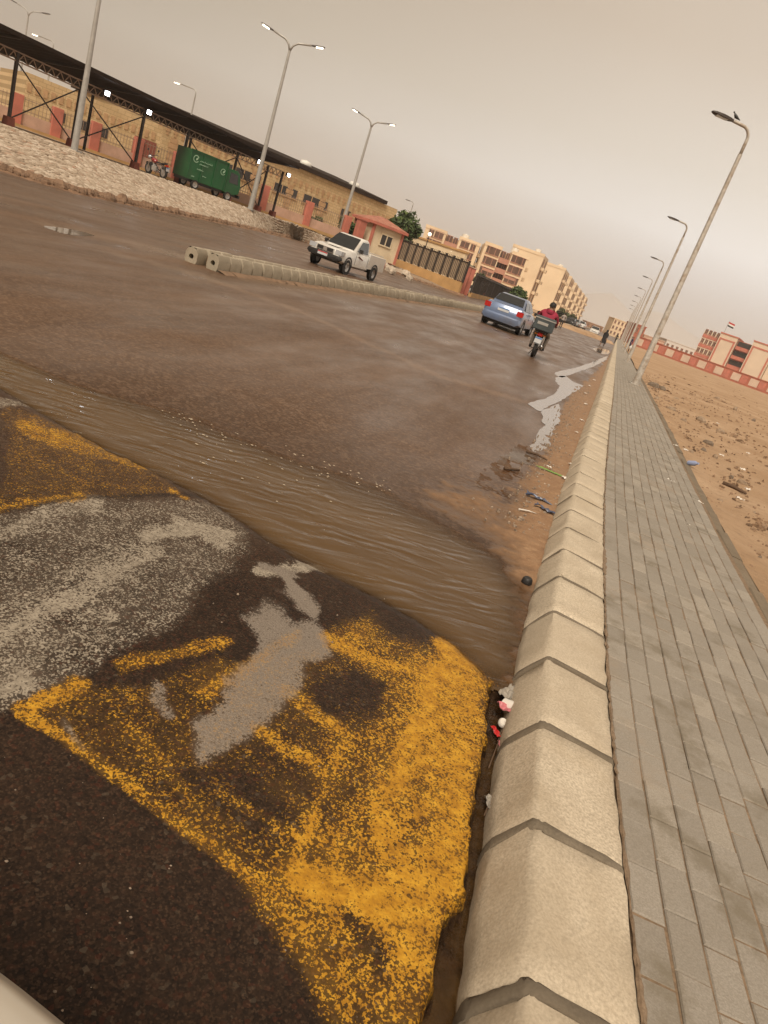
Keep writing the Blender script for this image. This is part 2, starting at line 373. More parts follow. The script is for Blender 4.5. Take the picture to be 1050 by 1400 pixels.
for pl, w, k in (([(150, 345), (270, 375), (420, 430), (600, 515), (740, 556), (780, 560)], 3, .8), ([(60, 308), (150, 325), (265, 354)], 5, 1.), ([(300, 320), (200, 300)], 3, .3), ([(320, 378), (480, 402), (650, 430)], 4, .9)):
    dust = np.maximum(dust, k * (1 - ss(linedist(PX, PY, pl) + (n2 - .5) * 4, w * .4, w)) * (SG < 80))
seam = (1 - ss(np.abs(linedist(PX, PY, [(-60, 722), (100, 690), (200, 684), (300, 681)])), 1.0, 2.6)) * near
wet = np.where(near, ss(1.0 - np.abs(RY - (yn + yf) / 2), 0, 1.0), 0) * .7
Bd = np.stack([gut, np.clip(wet, 0, 1), dust, seam], -1)
attr4(me, 'paint', Ad); attr4(me, 'state', Bd)

t = NT('asphalt')
A = t.attr('paint'); B = t.attr('state'); a = t.sepc(A.outputs['Color']); b = t.sepc(B.outputs['Color'])
v1 = t.voro(95, 'Color'); vd = t.voro(95, 'Distance'); v2 = t.voro(210, 'Color'); big = t.noise(.55, 5, .6); med = t.noise(5, 6, .65); fine = t.noise(85, 3, .6)
st = t.sepc(v1); st2 = t.sepc(v2); st3 = t.sepc(t.voro(150, 'Color'))
agg = t.ramp(st[0], [(0, (.006, .003, .0016)), (.5, (.019, .0094, .0048)), (.80, (.038, .020, .0108)), (.93, (.062, .016, .007)), (.972, (.050, .034, .022)), (1, (.105, .080, .056))])
agg = t.mix(.55, agg, t.ramp(st2[1], [(0, (.004, .002, .0012)), (.7, (.022, .012, .007)), (1, (.075, .044, .026))]))
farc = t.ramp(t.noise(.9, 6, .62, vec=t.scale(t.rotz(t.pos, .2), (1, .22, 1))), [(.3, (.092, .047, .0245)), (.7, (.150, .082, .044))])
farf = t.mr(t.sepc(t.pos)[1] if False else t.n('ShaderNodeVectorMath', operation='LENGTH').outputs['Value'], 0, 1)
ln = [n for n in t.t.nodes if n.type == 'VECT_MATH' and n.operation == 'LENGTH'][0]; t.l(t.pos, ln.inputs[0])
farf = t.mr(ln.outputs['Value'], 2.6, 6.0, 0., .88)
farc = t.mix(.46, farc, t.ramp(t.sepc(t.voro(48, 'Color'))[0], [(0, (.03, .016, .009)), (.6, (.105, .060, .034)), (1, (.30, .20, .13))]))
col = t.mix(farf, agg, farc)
col = t.mix(t.mr(med, .35, .7, 0, .25), col, (.050, .028, .016), 'MIX')
# silt film left by the flood, streaked along the traffic
silt = t.noise(.8, 6, .6, vec=t.scale(t.rotz(t.pos, .2), (1.6, .16, 1)))
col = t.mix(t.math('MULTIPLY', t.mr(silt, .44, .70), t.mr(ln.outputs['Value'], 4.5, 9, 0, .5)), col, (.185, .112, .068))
col = t.mix(t.math('MULTIPLY', b[2], .30), col, (.30, .20, .13))
# chipped paints
def chips(dn, k=1.0):
    n = t.math('ADD', t.math('MULTIPLY', t.math('SUBTRACT', t.noise(210, 3, .7), .5), .9), t.math('MULTIPLY', t.math('SUBTRACT', t.noise(9, 7, .7), .5), .85))
    n = t.math('ADD', n, t.math('ADD', t.math('MULTIPLY', t.math('SUBTRACT', st3[1], .5), .62), t.math('MULTIPLY', t.math('SUBTRACT', st2[0], .5), .35)))
    q = t.math('ADD', t.math('MULTIPLY', n, k), dn)
    return t.math('MAXIMUM', t.mr(q, .40, .62, smooth=True), t.math('MULTIPLY', t.mr(dn, .1, .75), t.mr(t.noise(5, 6, .7), .35, .7, .12, .50)))
fy = t.math('MULTIPLY', chips(a[0]), t.mr(a[0], .04, .30)); fw = t.math('MULTIPLY', chips(a[1]), t.mr(a[1], .04, .30)); fg = t.math('MULTIPLY', chips(A.outputs['Alpha'] if False else a[2], .8), t.mr(a[2], .04, .12))
yc = t.ramp(t.noise(22, 5, .7), [(.28, (.24, .108, .012)), (.48, (.42, .205, .017)), (.72, (.60, .33, .032))])
wc = t.ramp(t.noise(40, 5, .7), [(.3, (.17, .14, .105)), (.7, (.38, .33, .26))])
gc = t.ramp(t.voro(230, 'Distance'), [(0, (.29, .245, .205)), (.6, (.17, .14, .112))])
col = t.mix(fw, col, wc); col = t.mix(fg, col, gc); col = t.mix(t.math('MULTIPLY', fy, t.mr(fg, 0, 1, 1, .35)), col, yc)
col = t.mix(t.math('MULTIPLY', B.outputs['Alpha'], .75), col, (.018, .012, .009))
# sand
sc_ = t.ramp(t.noise(9, 8, .72), [(.25, (.19, .105, .056)), (.5, (.29, .175, .098)), (.75, (.38, .25, .150))])
sc_ = t.mix(t.mr(t.noise(120, 2), .35, .65, 0, .45), sc_, (.16, .092, .052))
sf = t.mr(t.math('ADD', A.outputs['Alpha'], t.math('MULTIPLY', t.math('SUBTRACT', t.noise(45, 5, .7), .5), 1.3)), .22, .78, smooth=True)
px_ = t.n('ShaderNodeSeparateXYZ'); t.l(t.pos, px_.inputs[0]); wets = t.math('MULTIPLY', t.mr(px_.outputs['Z'], .002, .020, 1., 0.), t.mr(px_.outputs['Y'], 5.5, 8, 1., .3)); sc_ = t.mix(wets, sc_, (.105, .058, .029))
col = t.mix(sf, col, sc_)
gcol = t.ramp(t.noise(30, 6, .7), [(.35, (.014, .008, .0045)), (.7, (.055, .031, .017))])
col = t.mix(t.mr(b[0], .3, .7), col, gcol)
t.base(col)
rg = t.mr(t.noise(1.1, 5, .6, vec=t.scale(t.rotz(t.pos, .2), (1, .3, 1))), .35, .68, .27, .56)
rg = t.math('ADD', rg, t.mr(ln.outputs['Value'], 3, 5.5, .22, 0.))
rg = t.mix(sf, rg, t.mix(wets, (.78, .78, .78), (.30, .30, .30))); rg = t.mix(t.mr(b[0], .3, .7), rg, (.12, .12, .12)); rg = t.mix(t.math('MAXIMUM', fy, fw), rg, (.55, .55, .55))
t.rough(rg); t.set(t.p.inputs['Specular IOR Level'], t.mr(ln.outputs['Value'], 4, 22, .22, .52))
h1 = t.math('SUBTRACT', 1., vd)
hh = t.math('MULTIPLY', h1, t.mr(ln.outputs['Value'], 3, 7, 1, .15))
b1 = t.bump(hh, .003, .7); b2_ = t.bump(t.noise(14, 5, .6), .004, .2, b1)
M_ASPH = t.m
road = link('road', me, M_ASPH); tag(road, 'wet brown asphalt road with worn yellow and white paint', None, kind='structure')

# ------------------------------------------------------------------ flood water
t = NT('muddy_water'); dp = t.attr('depth'); dpt = t.sepc(dp.outputs['Color'])[0]
t.base(t.ramp(t.noise(1.2, 3, .5), [(.3, (.082, .044, .015)), (.7, (.108, .060, .021))])); t.rough(.04); t.p.inputs['IOR'].default_value = 1.33
w1 = t.noise(3.2, 2, .45, vec=t.scale(t.rotz(t.pos, -.18), (.75, 2.3, 1)), dist=1.2); w2 = t.noise(38, 2, .5, vec=t.scale(t.rotz(t.pos, -.3), (.5, 1.7, 1)))
wv = t.n('ShaderNodeTexWave', wave_type='BANDS', bands_direction='Y'); wv.inputs['Scale'].default_value = 3.6; wv.inputs['Distortion'].default_value = 9; wv.inputs['Detail'].default_value = 1.5; wv.inputs['Detail Scale'].default_value = .9
t.l(t.rotz(t.pos, -.30), wv.inputs['Vector'])
hw_ = t.math('ADD', t.math('MULTIPLY', wv.outputs['Fac'], t.mr(t.noise(2.6, 4), .42, .68, .0, .75)), t.math('MULTIPLY', w1, 2.6))
bb = t.bump(hw_, .008, .5)
tr = t.n('ShaderNodeBsdfTransparent'); tr.inputs[0].default_value = (.97, .93, .88, 1); mx = t.n('ShaderNodeMixShader')
t.l(t.math('SUBTRACT', 1., t.math('POWER', 2.718, t.math('MULTIPLY', dpt, -90.))), mx.inputs[0]); t.l(tr.outputs[0], mx.inputs[1]); t.l(t.p.outputs[0], mx.inputs[2]); t.l(mx.outputs[0], t.out.inputs[0])
M_WATER = t.m
def sheet(name, mask, zfun, mat, label):
    """a water sheet cut out of the road's own grid"""
    q = mask; idx = -np.ones(q.shape, int)
    cell = q[:-1, :-1] | q[1:, :-1] | q[:-1, 1:] | q[1:, 1:]
    use = np.zeros(q.shape, bool); use[:-1, :-1] |= cell; use[1:, :-1] |= cell; use[:-1, 1:] |= cell; use[1:, 1:] |= cell
    idx[use] = np.arange(use.sum()); ii, jj = np.nonzero(cell)
    F = np.stack([idx[ii, jj], idx[ii, jj + 1], idx[ii + 1, jj + 1], idx[ii + 1, jj]], -1)
    Z = zfun(); m = bpy.data.meshes.new(name); m.from_pydata(np.stack([RX[use], RY[use], Z[use]], -1).tolist(), [], F.tolist()); m.update()
    m.polygons.foreach_set('use_smooth', [True] * len(m.polygons))
    dep = np.clip(Z - zr, 0, 1)[use]; attr4(m, 'depth', np.stack([dep] * 4, -1))
    o = link(name, m, mat); tag(o, label, None, kind='structure'); return o
ph = RY * math.cos(.2) - RX * math.sin(.2)
ripple = (.0011 * np.sin(2 * math.pi * (ph + .10 * fnoise(RX, RY, 2.2, 5)) / .17) * ss(fnoise(RX, RY, 2.0, 6), .35, .7) + .0 * np.sin(2 * math.pi * (ph * .8 + RX * .6 + .08 * fnoise(RX, RY, 3, 7)) / .07)) * ss(tt, .02, .2) * (1 - ss(tt, .85, 1)) + .004 * np.exp(-((tt - .10) / .06) ** 2)
flowm = near & (RY > yn - .05) & (RY < yf + .06) & (UG > .02)
sheet('flood_water', flowm, lambda: -.003 + ripple * inx + .003 * (1 - inx), M_WATER, 'muddy flood water running across the road')
t = NT('puddle_water'); t.base((.21, .165, .125)); t.rough(.035); t.p.inputs['IOR'].default_value = 1.33
t.bump(t.noise(9, 3, .5, vec=t.scale(t.pos, (1, .5, 1))), .004, .25); dpt = t.sepc(t.attr('depth').outputs['Color'])[0]; tr = t.n('ShaderNodeBsdfTransparent'); tr.inputs[0].default_value = (.8, .68, .55, 1); mx = t.n('ShaderNodeMixShader'); t.l(t.math('SUBTRACT', 1., t.math('POWER', 2.718, t.math('MULTIPLY', dpt, -150.))), mx.inputs[0]); t.l(tr.outputs[0], mx.inputs[1]); t.l(t.p.outputs[0], mx.inputs[2]); t.l(mx.outputs[0], t.out.inputs[0]); M_PUD = t.m
def puddle(poly, label, z=.013, wob=5.):
    sd = polysd(PX, PY, poly) + (n2 - .5) * wob + (n1 - .5) * wob
    sheet('puddle', (sd > 0) & (UG > .05) & (SG < 120), lambda: np.maximum(zr, 0) * .0 + z + np.zeros_like(RX), M_PUD, label)
if 0: puddle([(722, 552), (748, 543), (764, 530), (758, 508), (790, 502), (812, 494), (832, 487), (828, 494), (806, 503), (778, 513), (784, 522), (796, 528), (776, 541), (764, 552), (766, 574), (754, 592), (748, 612), (726, 618), (732, 596), (742, 578), (738, 562)], 'pale puddle along the sand by the kerb', .022, 6)
if 0: puddle([(812, 476), (830, 478), (836, 484), (826, 485), (816, 481)], 'small far puddle beside the walking person', .022, 2)
if 0: puddle([(-20, 296), (30, 302), (90, 312), (130, 319), (170, 327), (130, 324), (80, 318), (20, 308), (-20, 301)], 'long shallow puddle on the far lane', .008, 3)
puddle([(672, 640), (700, 612), (735, 618), (742, 612), (732, 632), (712, 655), (694, 684), (676, 672), (650, 668), (660, 650)], 'shallow film of silty water by the sand', .006, 14)
sheet('gutter_water', near & (gut > .45) & (RY < 2.6) & (UG > .01), lambda: -.040 + .002 * (n2 - .5), M_WATER, 'thin dark water lying in the broken gutter')
def puddle_poly(pts, label, z=.012):
    P = [G(px, py, z) for px, py in pts]; n = len(P); out = []
    for i in range(n):
        a_, b_, c_, d_ = P[i - 1], P[i], P[(i + 1) % n], P[(i + 2) % n]
        for k in range(8):
            u = k / 8; q = .5 * ((2 * b_) + (c_ - a_) * u + (2 * a_ - 5 * b_ + 4 * c_ - d_) * u * u + (3 * b_ - a_ - 3 * c_ + d_) * u ** 3); w = .07 * mnoise.noise(q * 2.3) + .03 * mnoise.noise(q * 7); out.append((q.x + w, q.y + w * 1.6, z))
    m = MB(); m.poly(out); me_ = m.mesh('puddle'); attr4(me_, 'depth', np.full((len(out), 4), .05)); me_.materials.append(M_PUD); tag(link('puddle', me_), label, None, kind='structure')
puddle_poly([(60, 309), (95, 313), (125, 320), (118, 323), (85, 319)], 'small puddle on the sandy seam of the far lane', .007)
puddle_poly([(760, 509), (790, 502), (812, 494), (830, 487), (829, 493), (806, 503), (780, 512), (768, 516)], 'pale puddle by the kerb, furthest along the sand strip', .008)
puddle_poly([(724, 551), (748, 543), (764, 531), (760, 517), (772, 514), (784, 522), (796, 528), (778, 540), (764, 549), (748, 556), (738, 562)], 'pale puddle with a pointed end on the traffic side of the sand strip', .008)
puddle_poly([(740, 563), (752, 557), (764, 553), (766, 572), (756, 590), (749, 611), (738, 617), (727, 616), (734, 596), (743, 579)], 'pale puddle beside the brown stick at the sand edge', .008)
puddle_poly([(812, 476), (830, 478), (836, 483), (826, 484), (816, 481)], 'small far puddle beside the walking person', .008)
# foam flecks drifting on the far edge of the stream
fm = MB()
for i in range(110):
    k = random.random(); x0, y0 = (230 + 300 * k, 562 + 98 * k) ; 
    px, py = x0 + random.gauss(0, 8), y0 + abs(random.gauss(0, 1)) * (34 if .12 < k < .75 else 10) - 2
    g = G(px, py, .003); r_ = random.uniform(.002, .008) * (1.2 if random.random() < .2 else .8); a0 = random.random() * 6; n = 6
    fm.loft([[(g.x + math.cos(a0 + j * 6.283 / n) * r_ * 1.5, g.y + math.sin(a0 + j * 6.283 / n) * r_, z_) for j in range(n)] for z_, r_ in ((.000, r_), (.003, r_ * .6))])
tag(fm.build('foam', plain('foam', (.36, .29, .205), .5)), 'pale foam flecks floating on the flood water', None, kind='stuff')

# ------------------------------------------------------------------ ground to the horizon, sand lot on the right
t = NT('sand'); c = t.ramp(t.noise(.35, 8, .62), [(.3, (.315, .200, .115)), (.5, (.40, .265, .160)), (.72, (.49, .345, .225))])
c = t.mix(t.mr(t.noise(6, 7, .7), .5, .75, 0, .5), c, (.215, .130, .075)); c = t.mix(t.mr(t.voro(42, 'Distance'), 0, .22, .55, 0), c, (.20, .135, .085)); t.base(c); t.rough(.92); t.p.inputs['Specular IOR Level'].default_value = .2
t.bump(t.noise(5, 9, .75), .10, .7); M_SAND = t.m
L = 6500; m = MB(); m.poly([(-L, -L, -.2), (L, -L, -.2), (L, L, -.2), (-L, L, -.2)])
tag(m.build('ground', M_SAND), 'pale desert ground reaching to the hills', None, kind='structure')
PAVE_W = 1.08
_r2 = np.concatenate([np.arange(.2, 30, .12), 30 * 1.05 ** np.arange(0, 56)]); _c2 = np.concatenate([np.arange(0, 9, .12), 9 * 1.09 ** np.arange(0, 40)])
S2, U2 = np.meshgrid(_r2, _c2, indexing='ij'); X2, Y2, _ = path(S2, PAVE_W + .10 + U2)
Z2 = .085 + .05 * (fnoise(X2, Y2, .35, 3, 4) - .5) * ss(U2, .2, 2) * 2 + .06 * (fnoise(X2, Y2, 2.2, 4, 3) - .5) * ss(U2, 0, .4) + .04 * ss(.35 - U2, 0, .3) * (fnoise(X2, Y2, 1.1, 8) > .5)
tag(link('sand_lot', grid_mesh('sand_lot', X2, Y2, Z2), M_SAND), 'open sandy lot beside the pavement', None, kind='structure')

# ------------------------------------------------------------------ kerb of separate concrete stones
def concrete(name, lo, hi, grain=160, stain=(.16, .12, .06), sc=1.0, speck=.5):
    t = NT(name); oi = t.n('ShaderNodeObjectInfo').outputs['Random']
    c = t.ramp(t.noise(5 * sc, 7, .65), [(.3, lo), (.7, hi)])
    c = t.mix(t.mr(t.noise(grain, 3, .6), .35, .68, 0, speck), c, tuple(x * .55 for x in lo))
    c = t.mix(t.mr(t.voro(grain * .7, 'Distance'), .0, .16, .5 * speck, 0), c, tuple(min(1, x * 1.5) for x in hi))
    c = t.mix(t.mr(t.noise(2.3 * sc, 6, .7), .52, .74, 0, .55), c, stain)
    c = t.mix(t.mr(t.noise(.9 * sc, 5, .7), .5, .72, 0, .5), c, tuple(x * .62 for x in stain)); c = t.mix(t.mr(oi, 0, 1, 0, .5), c, tuple(x * .85 for x in lo)); t.base(c); t.rough(.88); t.p.inputs['Specular IOR Level'].default_value = .25
    b1 = t.bump(t.noise(grain * .8, 4, .7), .003, .45); t.bump(t.noise(18 * sc, 5), .008, .35, b1); return t.m
M_KERB = concrete('kerb_concrete', (.49, .41, .305), (.70, .61, .475), 125, (.38, .30, .20), 1.0, .75)
M_MORT = concrete('mortar', (.155, .125, .09), (.235, .195, .145), 120, (.10, .08, .05))
KPROF = [(-.365, -.14), (-.362, .02), (-.352, .05), (-.290, .150), (-.277, .164), (-.262, .170), (-.245, .171), (-.10, .158), (-.012, .147), (0, .138), (0, -.14)]
def kerb_mesh(name, ln, prof, seed=0, jit=.0048, nseg=5):
    r = random.Random(seed); cx = sum(p[0] for p in prof) / len(prof); rings = []
    ys = [-ln / 2, -ln / 2 + .008] + [-ln / 2 + ln * (k + 1) / (nseg + 1) for k in range(nseg)] + [ln / 2 - .008, ln / 2]
    for k, y in enumerate(ys):
        ins = .012 if k in (0, len(ys) - 1) else (.003 if k in (1, len(ys) - 2) else 0)
        rings.append([(o + r.uniform(-jit, jit) + (ins if o < -.25 else 0), y + (r.uniform(-jit, jit) * 2 if ins else 0), z + r.uniform(-jit, jit) - (ins if z > .1 else 0)) for o, z in prof])
    m = MB(); m.loft(rings); me = m.mesh(name, smooth=48); return me
kerb = bpy.data.objects.new('kerb', None); COL.objects.link(kerb); tag(kerb, 'raised kerb of cream concrete stones along the pavement', None, kind='structure')
STEP = .512; s0 = s_of_y(G(745, 1000, .165).y) - STEP * 3
kvar = [kerb_mesh('kerb_stone', .490, KPROF, k) for k in range(6)]; kfar = kerb_mesh('kerb_stone', .484, KPROF, 40, .002, 1)
for me_ in kvar + [kfar]: me_.materials.append(M_KERB)
NST = 70
for i in range(NST):
    sm = s0 + (i + .5) * STEP; x, y, a = path(sm); nearst = sm < 4.6
    o = link('kerb_stone', kvar[i % 6] if sm < 9 else kfar, None, kerb, (x, y, random.uniform(-.004, .004)), (random.uniform(-.006, .006), random.uniform(-.006, .006), a - math.pi / 2 + random.uniform(-.006, .006)))
    # mortar in the joint before this stone
    x, y, a = path(s0 + i * STEP); r = random.Random(i); w = (.021 if sm < 2.9 else .014) if nearst else .012; up = .0025 if sm < 3.4 else (-.001 if sm < 6 else -.006)
    if sm < 34:
        rings = []
        dense = [p for k in range(len(KPROF) - 1) for p in ([KPROF[k]] + ([((KPROF[k][0] + KPROF[k + 1][0]) / 2, (KPROF[k][1] + KPROF[k + 1][1]) / 2)] if nearst else []))] + [KPROF[-1]]
        for q in (-1, -.55, .55, 1):
            e = abs(q) == 1
            rings.append([(oo - (up if zz < .14 and oo < -.2 else 0) + r.uniform(-.002, .002) * nearst, q * w * (1 + r.uniform(-.35, .35) * nearst), zz + (up if zz > .02 else 0) - (.008 if e else r.uniform(0, .003) * nearst)) for oo, zz in dense])
        mm_ = MB(); mm_.loft(rings); link('mortar_joint', mm_.mesh('mortar_joint', 60), M_MORT, kerb, (x, y, 0), (0, 0, a - math.pi / 2))
rings = []
for s in np.concatenate([np.arange(s0 + NST * STEP + .01, 60, 2), np.arange(60, 420, 8)]):
    x, y, a = path(s); nx, ny = math.sin(a), -math.cos(a); rings.append([(x + nx * o, y + ny * o, z) for o, z in KPROF])
m = MB(); m.loft(rings); tag(m.build('kerb_run', M_KERB, kerb), kind='stuff')
# dirt gathered in the joint between kerb and pavement
rows = []; r = random.Random(9)
for s in np.arange(.8, 22, .03):
    w = max(.0015, .004 + .010 * (fnoise(np.array([s]), np.array([3.]), 2.5, 3)[0] - .4) * 2 + r.uniform(-.004, .006)); row = []
    for o, z in ((-w * .8, .1475), (-w * .2, .152), (w * .6, .1475), (w * 1.4, .1385)):
        x, y, a = path(s, o); row.append((float(x), float(y), z + r.uniform(-.002, .002)))
    rows.append(row)
m = MB(); m.loft(rows, cap=False, closed=False); t = NT('joint_dirt'); t.base(t.ramp(t.noise(60, 5, .7), [(.3, (.13, .085, .05)), (.7, (.28, .20, .13))])); t.rough(.95); m.build('joint_dirt', t.m, kerb)

# ------------------------------------------------------------------ pavement of separate pavers
pav = bpy.data.objects.new('pavement', None); COL.objects.link(pav); tag(pav, 'grey block paved footpath beside the kerb', None, kind='structure')
def paver_mat(name, use_attr):
    t = NT(name); rnd = t.sepc(t.attr('tone').outputs['Color'])[0] if use_attr else t.n('ShaderNodeObjectInfo').outputs['Random']
    c = t.ramp(rnd, [(0, (.275, .247, .210)), (.4, (.31, .280, .240)), (.8, (.338, .306, .264)), (1, (.385, .345, .29))])
    c = t.mix(t.mr(t.noise(26, 6, .7), .35, .7, 0, .4), c, (.26, .225, .178))
    c = t.mix(t.mr(t.noise(190, 3), .3, .65, 0, .45), c, (.15, .128, .10))
    c = t.mix(t.mr(t.noise(4.2, 6, .68), .54, .68, 0, .72), c, (.165, .138, .098))
    c = t.mix(t.mr(t.noise(1.4, 7, .7), .58, .80, 0, .5), c, (.34, .235, .145)); t.base(c); t.rough(.85); t.p.inputs['Specular IOR Level'].default_value = .3
    b1 = t.bump(t.noise(170, 4, .7), .0025, .6); t.bump(t.noise(22, 4), .006, .3, b1); return t.m
M_PAV, M_PAVJ = paver_mat('paver', False), paver_mat('paver_far', True)
def paver_geo(l, w, r=None):
    c = .004; j = (lambda: r.uniform(-.0015, .0015)) if r else (lambda: 0)
    V = [(sx * w / 2 + j(), sy * l / 2 + j(), -.05) for sy in (-1, 1) for sx in (-1, 1)]
    V += [(v[0], v[1], -.004) for v in V[:4]] + [(v[0] * (1 - 2 * c / w), v[1] * (1 - 2 * c / l), j() * .3) for v in V[:4]]
    F = [(8, 9, 11, 10)] + [(a, b, b + 4, a + 4) for a, b in ((0, 1), (1, 3), (3, 2), (2, 0))] + [(a + 4, b + 4, b + 8, a + 8) for a, b in ((0, 1), (1, 3), (3, 2), (2, 0))]
    return V, F
PL, PW = .186, .0955; spots = []
ncol = 11
for c in range(ncol):
    off = (c % 2) * PL / 2 + random.uniform(-.03, .03)
    s = .45 + off
    while s < 46:
        spots.append((s, c)); s += PL
spots.sort(key=lambda q: q[0])
inview = []
for s, c in spots:
    x, y, a = path(s, .006 + (c + .5) * PW); px, py = pix(np.array(float(x)), np.array(float(y)), .14); inview.append(-60 < px < 1090 and py < 1450)
pvar = []
for k in range(10):
    V, F = paver_geo(PL - .0045, PW - .0042, random.Random(k)); m_ = bpy.data.meshes.new('paver'); m_.from_pydata(V, [], F); m_.materials.append(M_PAV); pvar.append(m_)
cnt = 0; jv, jf, jt = [], [], []
for (s, c), vis in zip(spots, inview):
    if s < 2.2 and not vis: continue
    x, y, a = path(s, .006 + (c + .5) * PW); x, y, a = float(x), float(y), float(a)
    z = .138 + random.uniform(-.0038, .0032) + .005 * (fnoise(np.array([x]), np.array([y]), 1.2, 4)[0] - .5); rz = a - math.pi / 2 + random.uniform(-.014, .014)
    if vis and cnt < 300:
        link('paver', pvar[random.randrange(10)], None, pav, (x, y, z), (random.uniform(-.012, .012), random.uniform(-.008, .008), rz)); cnt += 1
    else:
        V, F = paver_geo(PL - .004, PW - .004); ca, sa = math.cos(rz), math.sin(rz); n = len(jv)
        jv += [(x + v[0] * ca - v[1] * sa, y + v[0] * sa + v[1] * ca, z + v[2]) for v in V]; jf += [tuple(i + n for i in f) for f in F]; jt += [random.random()] * len(V)
m_ = bpy.data.meshes.new('paver_field'); m_.from_pydata(jv, [], jf); attr4(m_, 'tone', np.stack([np.array(jt)] * 4, -1)); m_.materials.append(M_PAVJ)
tag(link('paver_field', m_, None, pav), kind='stuff')
t = NT('joint_sand'); t.base(t.ramp(t.noise(30, 6, .7), [(.3, (.11, .075, .045)), (.7, (.27, .185, .115))])); t.rough(.95); t.bump(t.noise(90, 4), .004, .6); M_JS = t.m
ss_ = np.concatenate([np.arange(.3, 46, .25)]); o_ = np.linspace(-.02, PAVE_W + .01, 30); Sg, Og = np.meshgrid(ss_, o_, indexing='ij'); X, Y, _ = path(Sg, Og)
link('sand_bed', grid_mesh('sand_bed', X, Y, np.full_like(X, .1315) + .002 * fnoise(X, Y, 9, 2)), M_JS, pav)
ss_ = np.concatenate([np.arange(45.9, 420, 4)]); Sg, Og = np.meshgrid(ss_, np.linspace(0, PAVE_W, 3), indexing='ij'); X, Y, _ = path(Sg, Og)
mfar = grid_mesh('far_path', X, Y, np.full_like(X, .138)); mfar.materials.append(plain('far_paving', (.27, .236, .195), .85, scale=1.5)); link('far_path', mfar, None, pav)
# edging strip between pavers and sand
M_EDGE = concrete('edging_concrete', (.17, .135, .095), (.26, .21, .15), 90, (.20, .14, .085))
m = None
for i in range(46):
    sm = .8 + i * .8
    x, y, a = path(sm, PAVE_W + .035); mm_ = MB(); mm_.loft([[(-.035, q, -.1), (-.035, q, .045), (-.024, q, .054), (.064, q, .050), (.076, q, .038), (.076, q, -.1)] for q in (-.392, 0, .392)])
    if i == 0: em = mm_.mesh('edging_stone', 40); em.materials.append(M_EDGE)
    link('edging_stone', em, None, pav, (x, y, .085 + random.uniform(-.012, .004)), (random.uniform(-.02, .02), random.uniform(-.05, .05), a - math.pi / 2 + random.uniform(-.02, .02)))

# ------------------------------------------------------------------ median of two rows of kerb stones
M_MED = concrete('median_concrete', (.33, .285, .215), (.47, .405, .31), 60, (.26, .19, .12), 1.0, .35)
MF0, MF1 = G(296, 372), G(660, 428)
mdir = (MF1 - MF0).normalized(); mang = math.atan2(mdir.y, mdir.x); mnor = Vector((-mdir.y, mdir.x, 0))      # left of travel
med = bpy.data.objects.new('median', None); COL.objects.link(med); med.location = MF0; med.rotation_euler = (0, 0, mang); tag(med, 'low median of two rows of pale kerb stones with fill between', None, kind='structure')
def block_mesh(hole):
    L_, W_, H_ = .452, .20, .27; m = MB(); prof = [(-.13, -.05), (.13, -.05), (.13, .21), (.07, .31), (-.07, .31), (-.13, .21)]
    n = 12
    if not hole: m.loft([[(x, a * f, (b - .05) * f + .05) for a, b in prof] for x, f in ((0, .90), (.018, 1), (L_ - .018, 1), (L_, .90))])
    else:
        m.loft([[(x, a, b) for a, b in prof] for x in (0, L_)], cap=False); m.poly([(L_, a, b) for a, b in prof])
        # end face with a real hole
        out = []
        for k in range(n):
            t_ = 2 * math.pi * k / n; dx, dz = math.cos(t_), math.sin(t_); best = 9
            for i in range(6):
                p, q = prof[i], prof[(i + 1) % 6]; ex, ez = q[0] - p[0], q[1] - p[1]; den = dx * ez - dz * ex
                if abs(den) > 1e-9:
                    tt_ = (p[0] * ez - (p[1] - .13) * ex) / den; u_ = (p[0] * dz - (p[1] - .13) * dx) / den
                    if tt_ > 0 and -1e-6 <= u_ <= 1 + 1e-6: best = min(best, tt_)
            out.append((0, dx * best, .13 + dz * best))
        inn = [(0, .052 * math.cos(2 * math.pi * k / n), .13 + .052 * math.sin(2 * math.pi * k / n)) for k in range(n)]
        deep = [(.2, p[1], p[2]) for p in inn]; m.loft([out, inn, deep], cap=False); m.poly(deep)
    me = m.mesh('median_stone', 35); me.materials.append(M_MED); return me
bm_h, bm_s = block_mesh(True), block_mesh(False)
GAP = .16
for row, st in ((0, 0.), (1, -.12)):
    for i in range(96):
        x = st + i * .49
        if row == 1 and x > 40: break
        link('median_stone', bm_h if i == 0 else bm_s, None, med, (x, .13 + row * (GAP + .26), random.uniform(-.012, .012)), (random.uniform(-.02, .02), random.uniform(-.015, .015), random.uniform(-.02, .02) + (.10 if i == 0 and row else 0)))
m = MB(); m.b2((.25, .265, -.05), (47, .255 + GAP, .2)); m.build('median_fill', M_SAND, med)
m = MB(); m.b2((47.1, -.0, -.05), (330, .66, .28)); tag(m.build('median_run', M_MED, med), kind='stuff')
# sand lip washed against the median
ms = MB()
for i in range(90):
    x = i * .5; ms.poly([(x, -.02, .045 + random.uniform(0, .02)), (x, -.12 - random.uniform(0, .10), .004), (x + .5, -.12 - random.uniform(0, .10), .004), (x + .5, -.02, .045 + random.uniform(0, .02))])
ms.build('sand_lip', plain('damp_sand', (.20, .125, .075), .9, 0, .25, 4), med)

